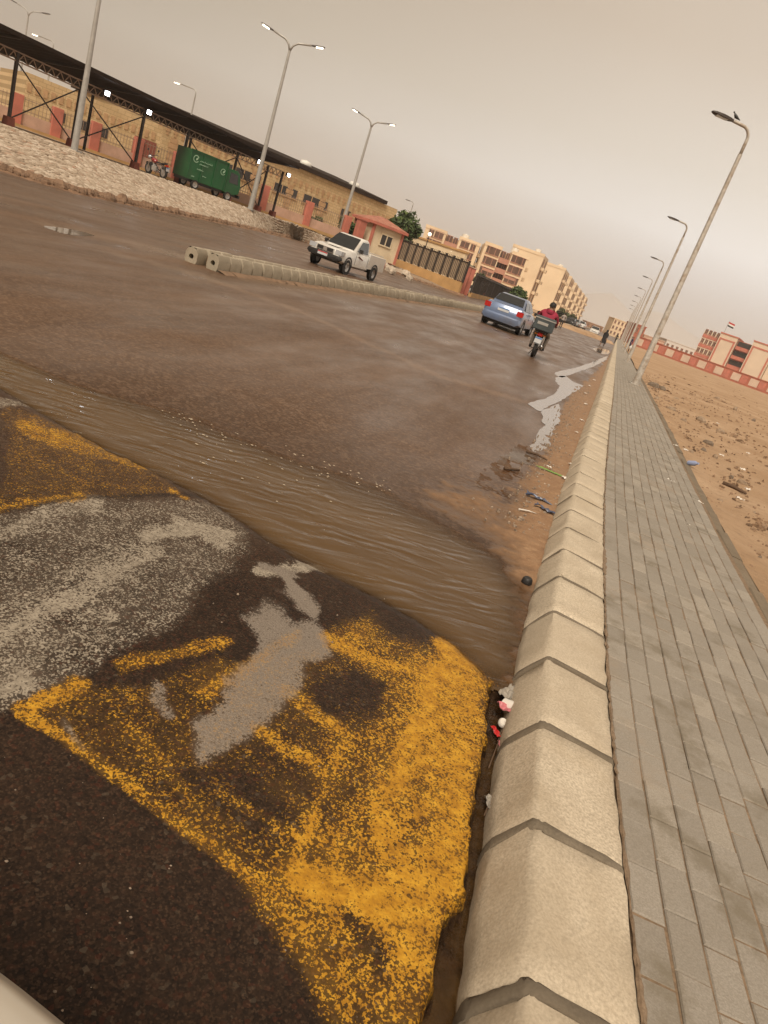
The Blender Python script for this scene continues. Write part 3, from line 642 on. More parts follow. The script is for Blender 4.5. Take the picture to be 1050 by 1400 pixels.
# ------------------------------------------------------------------ stone pitched embankment on the far side
ZT = 1.05
_toe = [(-420, 130), (-150, 185), (0, 232), (100, 262), (180, 280), (250, 294), (345, 314), (400, 326)]
TOE = [G(*p) for p in _toe]; TOE[0] = Vector((-40, TOE[1].y - 6, 0)); TOE[1] = Vector((-19, 17.5, 0))
TOE += [Vector((-10.6, 61, 0)), Vector((-6.3, 64.5, 0)), Vector((-2.4, 65.5, 0)), Vector((.2, 69, 0))]
_top = [None, None, (0, 164, 29.5), (100, 198, 30), (180, 226, 35), (250, 252, 40.5), (345, 288, 48), (400, 305, 56)]
TOP = [Vector((D(p[0], p[1], p[2]).x, p[2], ZT)) if p else None for p in _top]
TOP[0] = Vector((-48, 26, ZT)); TOP[1] = Vector((-26, 28, ZT)); TOP += [Vector((-11.6, 66.5, .75)), Vector((-7.2, 71.5, .42)), Vector((-3.2, 71.5, .3)), Vector((-1.0, 74, .25))]
def lerp_line(L_, t):
    t = min(max(t, 0), len(L_) - 1 - 1e-6); i = int(t); return L_[i].lerp(L_[i + 1], t - i)
M_BANK = plain('bank_mortar', (.30, .215, .145), .92, var=.25, scale=2.5, bump=.02)
NT_, NV_ = 120, 10
X = np.zeros((NT_, NV_)); Y = X.copy(); Z = X.copy()
for i in range(NT_):
    t_ = i / (NT_ - 1) * (len(TOE) - 1); a_, b_ = lerp_line(TOE, t_), lerp_line(TOP, t_)
    for j in range(NV_):
        p = a_.lerp(b_, j / (NV_ - 1)); X[i, j], Y[i, j], Z[i, j] = p.x, p.y, p.z - .02 + (.04 if j == 0 else 0)
bank = link('embankment', grid_mesh('embankment', X, Y, Z), M_BANK); tag(bank, 'sloping embankment faced with rough pale stones', None, kind='structure')
t = NT('pitching_stone'); tn = t.sepc(t.attr('tone').outputs['Color'])[0]; oi = t.n('ShaderNodeObjectInfo').outputs['Random']; rr = t.math('FRACT', t.math('ADD', tn, oi))
c = t.ramp(rr, [(0, (.26, .195, .14)), (.35, (.36, .285, .21)), (.7, (.45, .37, .285)), (.9, (.54, .46, .37)), (1, (.33, .20, .13))])
c = t.mix(t.mr(t.noise(9, 5, .7), .4, .7, 0, .5), c, (.24, .175, .12)); t.base(c); t.rough(.9); t.bump(t.noise(14, 4), .02, .5); M_STONE = t.m
def stone_geo(sx, sy, h, r):
    n = 6; a0 = r.random() * 6; ring = [(math.cos(a0 + k * 6.283 / n) * sx * r.uniform(.8, 1.1), math.sin(a0 + k * 6.283 / n) * sy * r.uniform(.8, 1.1)) for k in range(n)]
    V = [(x, y, -.06) for x, y in ring] + [(x * .93, y * .93, h * .5) for x, y in ring] + [(x * .55, y * .55, h * r.uniform(.85, 1.1)) for x, y in ring]
    F = [(k, (k + 1) % n, n + (k + 1) % n, n + k) for k in range(n)] + [(n + k, n + (k + 1) % n, 2 * n + (k + 1) % n, 2 * n + k) for k in range(n)] + [tuple(2 * n + k for k in range(n))]
    return V, F
def up_frame(a_, b_, along):
    vdir = (b_ - a_).normalized(); adir = (along - vdir * along.dot(vdir)).normalized(); nn = adir.cross(vdir)
    if nn.z < 0: nn = -nn
    return adir, nn.cross(adir), nn
svar = []
for k in range(8):
    V, F = stone_geo(.14, .08, .06, random.Random(k)); m_ = bpy.data.meshes.new('pitching_stone'); m_.from_pydata(V, [], F); m_.materials.append(M_STONE); attr4(m_, 'tone', np.zeros((len(V), 4))); svar.append(m_)
cand = []
T0 = 1.55; t_ = T0
while t_ < len(TOE) - 2.6:
    a_, b_ = lerp_line(TOE, t_), lerp_line(TOP, t_); along = lerp_line(TOE, t_ + .02) - a_; along2 = lerp_line(TOP, t_ + .02) - b_
    step = .275 / (max(along.length, along2.length, 1e-3) / .02); n = int((b_ - a_).length / .165)
    A_, U_, N_ = up_frame(a_, b_, (along + along2))
    for j in range(n):
        tj = t_ + step * (random.uniform(-.25, .25) + .5 * (j % 2)); f = (j + .5) / n; p = lerp_line(TOE, tj).lerp(lerp_line(TOP, tj), f)
        cand.append((p.length, p, A_, U_, N_))
    t_ += step
cand.sort(key=lambda q: q[0]); jv, jf, jt = [], [], []; ncount = 0
for k, (dist, p, A_, U_, N_) in enumerate(cand):
    r = random.Random(k); tw = r.uniform(-.3, .3); a2, u2 = A_ * math.cos(tw) + U_ * math.sin(tw), U_ * math.cos(tw) - A_ * math.sin(tw)
    Mx = Matrix((a2, u2, N_)).transposed(); sc = r.uniform(.82, 1.12); q = p + N_ * r.uniform(-.02, .012)
    px, py = pix(np.array(q.x), np.array(q.y), q.z)
    if ncount < 300 and px > -10:
        o = link('pitching_stone', svar[r.randrange(8)], None, bank); M4 = (Mx * sc).to_4x4(); M4.translation = q; o.matrix_world = M4; ncount += 1
    else:
        V, F = stone_geo(.14, .08, .06, r); n = len(jv); jv += [tuple(q + Mx @ (Vector(v) * sc)) for v in V]; jf += [tuple(i + n for i in f) for f in F]; jt += [r.random()] * len(V)
m_ = bpy.data.meshes.new('pitching_field'); m_.from_pydata(jv, [], jf); attr4(m_, 'tone', np.stack([np.array(jt)] * 4, -1)); m_.materials.append(M_STONE)
tag(link('pitching_field', m_, None, bank), kind='stuff')
# crumbling lip of soil and stones at the toe
m = MB(); 
for k in range(1500):
    t_ = 1.6 + (len(TOE) - 3.4) * (k + random.random()) / 1500; p = lerp_line(TOE, t_); b_ = lerp_line(TOP, t_); d_ = (b_ - p); d_.z = 0; d_.normalize()
    q = p - d_ * random.gauss(.12, .16); sz = abs(random.gauss(.05, .05)) + .025; V, F = stone_geo(sz, sz * random.uniform(.6, 1), sz * random.uniform(.7, 1.3), random)
    n = m.addv([(q.x + v[0], q.y + v[1], q.z + v[2] + .02) for v in V])
    for f in F: m.face([n + i for i in f])
tag(m.build('rubble_lip', plain('soil_clod', (.20, .125, .078), .95, 0, .4, 3), bank), kind='stuff')
rows = []
for i in range(160):
    t_ = 1.2 + (len(TOE) - 2.2) * i / 159; p = lerp_line(TOE, t_); b_ = lerp_line(TOP, t_); d_ = (b_ - p); d_.z = 0; d_.normalize(); w_ = .55 + .5 * random.random()
    rows.append([p + d_ * .35 + Vector((0, 0, .16)), p + d_ * .02 + Vector((0, 0, .13 + random.uniform(-.03, .05))), p - d_ * .12 + Vector((0, 0, .05 + random.uniform(-.02, .03))), p - d_ * w_ + Vector((0, 0, .003))])
m = MB(); m.loft(rows, cap=False, closed=False); m.build('soil_lip', plain('toe_soil', (.225, .13, .075), .95, var=.35, scale=5, bump=.03), bank, smooth=True)
# terrace behind the embankment and the land on the left side of the road
m = MB(); tp = [TOP[i] for i in range(len(TOP))]
m.poly([(p.x, p.y, ZT - .03) for p in tp[:8]] + [(-13.2, 66, ZT - .03), (-11, 76, ZT - .03), (-14, 200, ZT - .03), (-170, 200, ZT - .03), (-170, 30, ZT - .03), (-48, 26, ZT - .03)])
tag(m.build('terrace', plain('terrace_soil', (.34, .235, .15), .92, var=.2, scale=.8, bump=.03)), 'flat sandy terrace above the embankment', None, kind='structure')
m = MB(); m.loft([[(-11.8, 66, .72), (-16, 80, .95)], [(-7.4, 71, .40), (-12, 95, .9)], [(-3.3, 71, .28), (-9, 110, .8)], [(-1.0, 73.5, .22), (-6, 125, .7)], [(4.5, 95, .10), (-6, 140, .5)], [(10, 120, .10), (-8, 160, .5)], [(20, 170, .10), (-20, 210, .5)], [(66, 405, .10), (-60, 405, .4)]], cap=False, closed=False)
tag(m.build('verge', M_SAND), 'sandy verge along the far lane', None, kind='structure')

# ------------------------------------------------------------------ materials of the built things
M_STEEL = plain('galvanised_steel', (.42, .41, .385), .5, .4, .12, 6); M_STEELW = plain('weathered_pole', (.46, .43, .385), .6, .2, .2, 9, dirt=(.30, .22, .15))
M_DARKST = plain('dark_steel', (.045, .035, .03), .55, .3, .2, 8); M_RUST = plain('red_oxide', (.20, .055, .035), .7, 0, .2, 5); M_ROOFB = plain('dark_roof_sheet', (.028, .018, .013), .8, 0, .3, 2, spec=.15)
M_BLACK = plain('black_plastic', (.018, .017, .017), .5); M_RUBBER = plain('tyre_rubber', (.02, .019, .018), .8, 0, .2, 20); M_RIM = plain('wheel_rim', (.42, .41, .40), .35, .7)
M_GLASS = plain('dark_glass', (.022, .024, .026), .05, 0, .05, 2, spec=.7); M_CHROME = plain('chrome', (.6, .6, .6), .2, .9)
M_LAMP = emis('lamp_glow', (1, .86, .62), 5.0); M_FLOOD = emis('flood_glow', (.92, .95, 1), 14.0); M_LENS = plain('headlamp_glass', (.55, .58, .62), .12, .3); M_RED = plain('tail_lamp', (.42, .015, .012), .2)
M_PLATE = plain('plate', (.55, .57, .59), .75); M_PLATEB = plain('plate_blue', (.10, .25, .55), .4); M_PLATER = plain('plate_red', (.55, .05, .05), .4)
M_PINK = plain('pink_render', (.55, .36, .27), .85, 0, .12, 1.2, dirt=(.42, .27, .19)); M_REDP = plain('red_render', (.50, .165, .115), .8, 0, .14, 1.5, dirt=(.38, .14, .10)); M_OCHRE = plain('ochre_plinth', (.48, .29, .12), .85, 0, .15, 1)
M_BAR = plain('railing_paint', (.30, .21, .15), .6); M_WIN = plain('window_dark', (.035, .03, .028), .25, 0, .3, 1)
def brickish(name, lo, hi):
    t = NT(name); x = t.n('ShaderNodeTexBrick'); x.inputs['Scale'].default_value = 1.0; x.inputs['Mortar Size'].default_value = .02; x.inputs['Brick Width'].default_value = .6; x.inputs['Row Height'].default_value = .3
    x.inputs['Color1'].default_value = (*lo, 1); x.inputs['Color2'].default_value = (*hi, 1); x.inputs['Mortar'].default_value = (*[v * .75 for v in lo], 1)
    g = t.n('ShaderNodeTexCoord'); mp = t.n('ShaderNodeMapping'); mp.inputs['Rotation'].default_value = (R(90), 0, 0); t.l(g.outputs['Object'], mp.inputs[0]); t.l(mp.outputs[0], x.inputs['Vector'])
    c = t.mix(t.mr(t.noise(.5, 6, .65), .45, .75, 0, .4), x.outputs['Color'], tuple(v * .7 for v in lo)); t.base(c); t.rough(.9); return t.m
M_BRICK = brickish('yellow_block', (.50, .36, .19), (.60, .45, .26)); M_BRICKT = plain('brown_brick_trim', (.44, .28, .15), .9, 0, .2, 2)
M_CREAM = plain('cream_render', (.72, .60, .42), .85, 0, .08, .8, dirt=(.55, .42, .27)); M_TILE = plain('red_roof_tile', (.36, .15, .10), .8, 0, .25, 3)
M_BARK = plain('bark', (.13, .085, .05), .9, 0, .3, 6, .02)
def leafmat(name, c):
    t = NT(name); r_ = t.sepc(t.attr('tone').outputs['Color'])[0]; t.base(t.ramp(r_, [(0, tuple(x * .5 for x in c)), (.6, c), (1, (c[0] * 1.7, c[1] * 1.45, c[2] * 1.2))])); t.rough(.6); return t.m
M_LEAF = leafmat('leaves', (.065, .105, .028)); M_LEAFD = leafmat('dusty_leaves', (.10, .115, .045))

def rotz(v, a): return Vector((v[0] * math.cos(a) - v[1] * math.sin(a), v[0] * math.sin(a) + v[1] * math.cos(a), v[2] if len(v) > 2 else 0))
def road_x(Y): return float(np.interp(Y, _ty, _tx))

# ------------------------------------------------------------------ street lamps
def lamp_head(mbl, p, d, ln=.62):
    """flat cobra head: tapered body along direction d"""
    d = Vector(d).normalized(); sd = d.cross(Vector((0, 0, 1))).normalized(); u = sd.cross(d); rings = []
    for f, w, h in ((0, .05, .05), (.15, .10, .075), (.5, .135, .085), (.85, .12, .06), (1, .07, .03)):
        c = Vector(p) + d * ln * f; rings.append([c + sd * w * a + u * h * b for a, b in ((-1, -.5), (-.7, .5), (.7, .5), (1, -.5))])
    mbl.loft(rings)
def single_lamp(label, base, h, armdir, armlen, wide=.085, group=None, lit=False, name='street_lamp', mat=None):
    t = thing(name, label, 'street lamp', base, 0, group); mat = mat or M_STEELW
    m = MB(); m.tube([(0, 0, -.1), (0, 0, .9), (0, 0, .95), (0, 0, h - .75)], [wide * 1.15, wide * 1.1, wide, wide * .62], 12); m.build('pole', mat, t, smooth=40)
    m = MB(); m.b2((-.18, -.18, 0), (.18, .18, .025))
    for a in range(4): m.tube([(.13 * (1 if a % 2 else -1), .13 * (1 if a > 1 else -1), 0), (.13 * (1 if a % 2 else -1), .13 * (1 if a > 1 else -1), .07)], .014, 6)
    m.build('base_plate', M_STEELW, t)
    d = Vector((math.cos(armdir), math.sin(armdir), 0)); p0 = Vector((0, 0, h - .8)); pts = [p0, p0 + Vector((0, 0, .45))]
    for k in range(1, 6): th_ = k / 5 * R(78); pts.append(p0 + Vector((0, 0, .45)) + d * .3 * (1 - math.cos(th_)) + Vector((0, 0, .3 * math.sin(th_))))
    e = pts[-1] + d * armlen + Vector((0, 0, armlen * .04)); pts.append(e); m = MB(); m.tube(pts, [wide * .5] * 2 + [wide * .45] * 6, 8); m.build('arm', mat, t, smooth=True)
    m = MB(); lamp_head(m, e, d + Vector((0, 0, .02)), .72); hd = m.build('lamp_head', M_DARKST if not lit else M_STEEL, t)
    m = MB(); q = e + d * .38 + Vector((0, 0, -.03)); m.box(q, (.38, .16, .05), (0, 0, armdir)); m.build('lens', M_LAMP if lit else M_LENS, hd)
    return t
LR = [G(867.8, 525.5, .14), G(857.4, 494.5, .14)]
h0 = D(1024, 178, LR[0].y).z - .05
ldir = math.pi + math.atan(.213)
lampR = []
sR0, sR1 = s_of_y(LR[0].y), s_of_y(LR[1].y)
desc = ['with a bird perched on its arm', 'second along the kerb from the one with a bird', 'third along the kerb from the one with a bird']
for i in range(9):
    s = sR0 + i * (sR1 - sR0); off = .70 if i < 2 else .7
    x, y, a = path(s, off); loc = LR[i] if i < 2 else Vector((float(x), float(y), .14))
    nm = 'weathered kerbside lamp post with a bird perched on its arm' if i == 0 else 'kerbside lamp post, %s along the kerb from the one with a bird' % ['', 'second', 'third', 'fourth', 'fifth', 'sixth', 'seventh', 'eighth', 'ninth'][i]
    t = single_lamp(nm, loc, h0 * (1.0 if i != 1 else 1.02), ldir, .42, .10 if i < 3 else .075, 'lamp posts along the right kerb'); lampR.append(t)
# bird on the nearest lamp arm
bd = D(1004, 163.5, LR[0].y); bird = thing('pigeon', 'dark pigeon perched on the arm of a lamp post', 'bird', (bd.x, bd.y, bd.z), R(160), None, .62)
m = MB(); m.loft([[(x, .001 + r_ * math.cos(k * math.pi / 4), z + r_ * 1.1 * math.sin(k * math.pi / 4)) for k in range(8)] for x, z, r_ in ((-.26, .02, .015), (-.16, .07, .04), (-.06, .12, .075), (.04, .17, .08), (.09, .22, .055), (.11, .27, .042), (.135, .30, .040), (.165, .30, .022), (.20, .285, .006))])
b_ = m.build('body', M_BLACK, bird, smooth=True); m = MB(); m.tube([(.02, .03, .13), (.03, .03, .0)], .008, 5); m.tube([(.02, -.03, .13), (.03, -.03, .0)], .008, 5); m.build('legs', M_RUST, bird)

def double_lamp(label, base, h, fdir, group, lit=True, w=.11, sc=1.0):
    t = thing('double_street_lamp', label, 'street lamp', base, 0, group)
    m = MB(); m.tube([(0, 0, -.2), (0, 0, 1.2), (0, 0, h - .5)], [w * 1.2, w * 1.1, w * .55], 12); m.build('pole', M_STEEL, t, smooth=40); m = MB(); m.box((0, 0, .03), (.45, .45, .06)); m.build('base_plate', M_STEEL, t)
    for sg in (1, -1):
        d = Vector((math.cos(fdir), math.sin(fdir), 0)) * sg; pts = [Vector((0, 0, h - .52)), Vector((0, 0, h - .2)) + d * .12, Vector((0, 0, h + .02)) + d * .38, Vector((0, 0, h + .18)) + d * 1.15]
        m = MB(); m.tube(pts, w * .42, 8); arm = m.build('arm', M_STEEL, t, smooth=True)
        m = MB(); lamp_head(m, pts[-1], d + Vector((0, 0, .2)), .8); hd = m.build('lamp_head', M_DARKST, t)
        m = MB(); m.box(pts[-1] + d * .48 + Vector((0, 0, .06)), (.40, .18, .08), (0, -.2 * sg if abs(fdir) < 1.6 else 0, fdir)); m.build('lens', M_LAMP if lit else M_LENS, hd)
    return t
def post_at(pb, ptop, Y): b = D(*pb, Y); tp_ = D(*ptop, Y); return b, tp_.z - ZT
fd = math.atan2(.15, 1.)
b, h = post_at((102.7, 197.3), (150, -50), 30.0); double_lamp('tall double armed lamp post rising in front of the open shed', (b.x, 30.0, ZT - .02), h + .8, fd, 'double lamps on the embankment')
b, h = post_at((341.6, 287), (397.5, 64), 47.5); double_lamp('lit double lamp post beside the floodlit end of the shed', (b.x, 47.5, ZT - .02), h + .3, fd, 'double lamps on the embankment', w=.14)
b, h = post_at((464, 322), (506.6, 167), 66.); double_lamp('lit double lamp post by the guard booth', (b.x, 66., ZT - .3), h + .45, fd, 'double lamps on the embankment', w=.15)
def back_lamp(label, pb, pt, Y, lit, ln=1.2, ang=math.pi * .95):
    b = D(*pb, Y); tp_ = D(*pt, Y); single_lamp(label, (tp_.x, Y, ZT), tp_.z - ZT, ang, ln, .09, 'lamps inside the fenced yard', lit, mat=M_STEEL)
back_lamp('lit yard lamp behind the shed roof near the block hall corner', (55, 175), (74, 56), 62, True)
back_lamp('lit yard lamp rising behind the shed roof over the green truck', (248, 235), (269, 122), 62, True)
b = D(33, 70, 75); double_lamp('pale unlit double lamp far behind the shed', (D(40, 14, 75).x, 75, ZT), D(40, 14, 75).z - ZT, fd, 'lamps inside the fenced yard', False)
back_lamp('thin yard lamp post behind the leafy tree', (548, 340), (566, 276), 96, False, .2)
for px, py0, py1, lb in ((587, 325, 322, 'garden globe lamp beside the ochre wall, closest to the leafy tree'), (618, 352, 346, 'garden globe lamp beside the ochre wall, closest to the pink piers')):
    tp_ = D(px, py1, 98); t = thing('globe_lamp', lb, 'lamp', (tp_.x, 98, .6), 0, 'globe lamps on the fence'); m = MB(); m.tube([(0, 0, 0), (0, 0, tp_.z - .6)], .06, 8); m.build('post', M_DARKST, t)
    m = MB(); m.lathe([(.001, -.26), (.18, -.18), (.26, 0), (.18, .18), (.001, .26)], 'z', (0, 0, tp_.z - .45), 10); m.build('globe', emis('globe_glow_%d' % px, (1, .85, .6), .9), t, smooth=True)

# ------------------------------------------------------------------ open shed on the terrace
CA = D(13, 162, 36.0); CB = D(372, 296, 56.5); cdir = Vector((CB.x - CA.x, CB.y - CA.y, 0)); clen = cdir.length; cang = math.atan2(cdir.y, cdir.x)
HC = 3.15
shed = thing('open_shed', 'long open shed with dark sheet roof on thin steel columns', 'shed', (CA.x, CA.y, ZT), cang)
cols = [0, .40, .665, .80, .94, 1.0]
# column stations from their foot pixels
def station(px, py):
    r_ = ray(px, py); # intersect in plan with the column line
    den = cdir.x * r_.y - cdir.y * r_.x; k = (CA.y * r_.x - CA.x * r_.y) / den; return k * clen
fpx = [(12, 163), (98, 196), (184, 227), (243, 250), (310, 275), (351, 290), (371, 297)]
xs = [station(*p) for p in fpx]
for x in [xs[0] - 7, xs[0] - 3.4] + xs:
    m = MB(); m.box((x, 0, HC / 2), (.13, .13, HC)); m.build('column', M_DARKST, shed); m = MB(); m.box((x, 0, .16), (.42, .42, .40), taper=(.85, .85)); m.build('footing', M_RUST, shed)
for x in xs[0], xs[2], xs[4]: m = MB(); m.box((x, 4.2, HC / 2), (.12, .12, HC)); m.build('column', M_DARKST, shed)
for i in (0, 1, 3, 4):
    for q in ((.25, HC - .35), (HC - .35, .25)): m = MB(); m.bar((xs[i], .03, q[0]), (xs[i + 1], .03, q[1]), .05); m.build('brace', M_DARKST, shed)
x0, x1 = xs[0] - 9, xs[-1] + .15
nc = 110; rings = []
for j, (yy, zz) in enumerate(((-1.15, HC + .60), (2.0, HC + .38), (5.4, HC + .12))):
    rings.append([(x0 + (x1 - x0) * k / nc, yy, zz + (.05 if k % 2 else 0)) for k in range(nc + 1)])
m = MB(); m.loft(rings, cap=False, closed=False); m.loft([[(p[0], p[1], p[2] - .06) for p in r_] for r_ in rings], cap=False, closed=False); m.build('roof_sheet', M_ROOFB, shed)
m = MB(); m.b2((x0, -1.21, HC + .52), (x1, -1.16, HC + .70)); m.build('fascia', M_ROOFB, shed)
m = MB(); m.bar((x0, 0, HC + .02), (x1, 0, HC + .02), .06); m.bar((x0, 0, HC - .36), (x1, 0, HC - .36), .06); m.build('truss_chords', M_BAR, shed)
m = MB(); n = 120
for k in range(n):
    a_, b_ = x0 + (x1 - x0) * k / n, x0 + (x1 - x0) * (k + 1) / n; m.bar((a_, 0, HC - .36 if k % 2 else HC), (b_, 0, HC if k % 2 else HC - .36), .035)
m.build('truss_web', M_BAR, shed)
for k in range(9):
    x = x0 + 1 + k * (x1 - x0 - 2) / 8; m = MB(); m.bar((x, -1.1, HC + .50), (x, 5.4, HC + .02), .08); m.build('rafter', M_DARKST, shed)
for px, py in ((129, 132), (187, 149), (332, 231), (373, 243)):
    x = station(px, py + 60); fl = MB(); fl.box((x, -.25, HC - .05), (.34, .16, .26)); f_ = fl.build('floodlight', M_DARKST, shed); m = MB(); m.box((x, -.345, HC - .06), (.27, .03, .20)); m.build('lamp_glass', M_FLOOD, f_)

# ------------------------------------------------------------------ boundary wall with red pillars and railings
FA, FB = Vector((D(20, 166, 47).x, 47, ZT)), Vector((D(470, 322, 66).x, 66, ZT)); fdv = FB - FA; flen = fdv.length; fang = math.atan2(fdv.y, fdv.x)
fence = thing('boundary_wall', 'pink low wall with red pillars and railings behind the shed', 'wall', FA, fang)
def fstation(px, py):
    r_ = ray(px, py); den = fdv.x * r_.y - fdv.y * r_.x; return (FA.y * r_.x - FA.x * r_.y) / den * flen
px_p = [(22, 150), (76, 172), (128, 194), (186, 215), (238, 240), (360, 270), (418, 300), (470, 318)]
ps = [fstation(*p) for p in px_p]; ps = [ps[0] - 8, ps[0] - 4] + ps
full = [ps[0]]
for a_, b_ in zip(ps[:-1], ps[1:]):
    n = max(1, round((b_ - a_) / 4.0)); full += [a_ + (b_ - a_) * k / n for k in range(1, n + 1)]
for i, x in enumerate(full):
    hp = 1.75 + .35 * i / len(full); m = MB(); m.box((x, 0, hp / 2), (.62, .5, hp)); m.build('pillar', M_REDP, fence, bevel=.02)
    if i + 1 < len(full):
        w_ = full[i + 1] - x - .62; cx = (x + full[i + 1]) / 2; m = MB(); m.box((cx, 0, .42), (w_, .24, .84)); m.build('low_wall', M_PINK, fence)
        m = MB(); m.bar((cx - w_ / 2, 0, .98), (cx + w_ / 2, 0, .98), .04); m.bar((cx - w_ / 2, 0, hp - .18), (cx + w_ / 2, 0, hp - .18), .04); nb = max(4, int(w_ / .2))
        for k in range(nb): xx = cx - w_ / 2 + (k + .5) * w_ / nb; m.bar((xx, 0, .84), (xx, 0, hp - .05), .026)
        m.build('railing_panel', M_BAR, fence)
m = MB(); m.b2((full[0], -.5, -.1), (full[-1], -.26, .14)); m.build('plinth', M_OCHRE, fence)

# ------------------------------------------------------------------ block hall behind
def frame_building(name, label, A, B, depth, z0, mat, cat='building'):
    d_ = B - A; ang = math.atan2(d_.y, d_.x); return thing(name, label, cat, (A.x, A.y, z0), ang), math.hypot(d_.x, d_.y)
HA, HB = Vector((D(200, 240, 72).x, 72, 0)), Vector((D(530, 330, 96).x, 96, 0))
hall, hl = frame_building('block_hall', 'long yellow block hall with dark roof edge and brown brick pattern', HA, HB, 20, ZT, M_BRICK)
zt = D(395, 226, 86).z - ZT
m = MB(); m.b2((0, 0, -.4), (hl, 22, zt)); m.build('wall', M_BRICK, hall)
m = MB(); m.loft([[(-.4, -.35, zt + .02), (-.4, -.35, zt + .42), (-.4, 11, zt + 1.6), (-.4, 22.4, zt + .42), (-.4, 22.4, zt + .02)], [(hl * .93, -.35, zt + .02), (hl * .93, -.35, zt + .42), (hl * .93, 11, zt + 1.6), (hl * .93, 22.4, zt + .42), (hl * .93, 22.4, zt + .02)]]); m.build('roof', M_ROOFB, hall)
m = MB(); n = int(hl / .8)
for k in range(n): x = (k + .5) * hl / n; m.b2((x - .2, -.07, zt - 1.55), (x + .2, .02, zt - 1.15)); m.b2((x - .1, -.06, zt - 1.85), (x + .1, .02, zt - 1.56))
tag(m.build('corbel_band', M_BRICKT, hall), kind='stuff')
for k in range(7):
    x = 2 + k * (hl - 4) / 6; m = MB()
    for j in range(7): m.b2((x - (.5 if j % 2 else .35), -.06, .1 + j * .5), (x + (.5 if j % 2 else .35), .02, .55 + j * .5))
    m.build('brick_quoin', M_BRICKT, hall)
for px, py, w_ in ((392, 254, 3.2), (432, 273, 3.6), (474, 285, 1.6), (300, 220, 3.2), (340, 236, 3.2)):
    r_ = ray(px, py); d_ = HB - HA; den = d_.x * r_.y - d_.y * r_.x; x = (HA.y * r_.x - HA.x * r_.y) / den * hl; zz = zt - 2.7
    m = MB(); m.b2((x - w_ / 2, -.05, zz - .45), (x + w_ / 2, .02, zz + .45)); wv = m.build('window', M_WIN, hall)
    m = MB()
    for k in range(4): xx = x - w_ / 2 + (k) * w_ / 3; m.b2((xx - .04, -.09, zz - .45), (xx + .04, -.03, zz + .45))
    m.b2((x - w_ / 2 - .1, -.12, zz - .58), (x + w_ / 2 + .1, -.03, zz - .46)); m.build('window_frame', M_BRICKT, wv)
for k, xf in enumerate((.62, .86)):
    m = MB(); m.lathe([(.001, 0), (.5, .05), (.75, .35), (.55, .75), (.001, .85)], 'z', (hl * xf, 4, zt + .5), 10); m.build('roof_dome', plain('white_dome_%d' % k, (.7, .68, .62), .6), hall, smooth=True)
HA2, HB2 = Vector((D(30, 150, 60).x, 60, 0)), Vector((D(212, 230, 68).x, 68, 0)); hall2, hl2 = frame_building('block_annex', 'lower yellow block building with arched band and brown entrance under the shed', HA2, HB2, 12, ZT, M_BRICK)
z2 = D(60, 108, 61).z - ZT; m = MB(); m.b2((0, 0, -.3), (hl2, 9, z2)); m.build('wall', M_BRICK, hall2)
m = MB()
for k in range(int(hl2 / .6)): x = (k + .5) * .6; m.b2((x - .16, -.06, z2 - 1.3), (x + .16, .02, z2 - .7))
tag(m.build('corbel_band', M_BRICKT, hall2), kind='stuff')
m = MB(); m.b2((hl2 * .80, -.12, -.1), (hl2 * .97, .02, z2 - 1.5)); m.build('entrance', M_RUST, hall2); m = MB(); m.b2((hl2 * .80, -.16, -.1), (hl2 * .88, -.06, 2.0)); m.build('door', M_WIN, hall2)
for f in (.25, .42, .56): m = MB(); m.b2((hl2 * f - .4, -.05, 1.3), (hl2 * f + .4, .02, 2.0)); m.build('window', M_WIN, hall2)
# far left low building and mast
LB = D(5, 140, 85); t = thing('far_shop', 'small tan building seen under the shed roof beyond the fence', 'building', (LB.x, 85, ZT), 0); m = MB(); m.b2((-14, 0, -.3), (2.6, 8, 2.6)); m.build('wall', M_CREAM, t); m = MB(); m.b2((-14.2, -.2, 2.62), (2.8, 8.2, 2.9)); m.build('roof', M_BRICKT, t)

# ------------------------------------------------------------------ guard booth
BC = Vector((D(507, 350, 69).x, 69, 0)); booth = thing('guard_booth', 'cream guard booth with red trim and tiled hip roof', 'booth', (BC.x, BC.y, .55), math.atan2(.55, 1) + .25)
W_, Dp, Hh = 3.3, 3.0, D(507, 305, 69).z - .55
m = MB(); m.b2((-W_ / 2, -Dp / 2, 0), (W_ / 2, Dp / 2, Hh)); m.build('wall', M_CREAM, booth)
for sx in (-1, 1):
    for sy in (-1, 1): m = MB(); m.box((sx * W_ / 2, sy * Dp / 2, Hh / 2), (.22, .22, Hh)); m.build('corner_trim', M_REDP, booth)
m = MB(); m.b2((-W_ / 2 - .35, -Dp / 2 - .35, Hh + .002), (W_ / 2 + .35, Dp / 2 + .35, Hh + .22)); m.build('eave', M_REDP, booth)
m = MB(); m.loft([[(sx * (W_ / 2 + .33), sy * (Dp / 2 + .33), Hh + .225) for sx, sy in ((-1, -1), (1, -1), (1, 1), (-1, 1))], [(sx * .35, sy * .1, Hh + .8) for sx, sy in ((-1, -1), (1, -1), (1, 1), (-1, 1))]]); m.build('roof', M_TILE, booth)
wf = MB(); wf.b2((-.62, -Dp / 2 - .05, Hh * .45), (.62, -Dp / 2 + .02, Hh * .80)); wn_ = wf.build('window', M_WIN, booth); m = MB()
for a_, b_ in (((-.70, .43), (.70, .47)), ((-.70, .78), (.70, .82))): m.b2((a_[0], -Dp / 2 - .09, Hh * a_[1]), (b_[0], -Dp / 2 - .03, Hh * b_[1]))
for x in (-.66, 0, .66): m.b2((x - .05, -Dp / 2 - .085, Hh * .45), (x + .05, -Dp / 2 - .03, Hh * .80))
m.build('window_frame', M_CREAM, wn_)
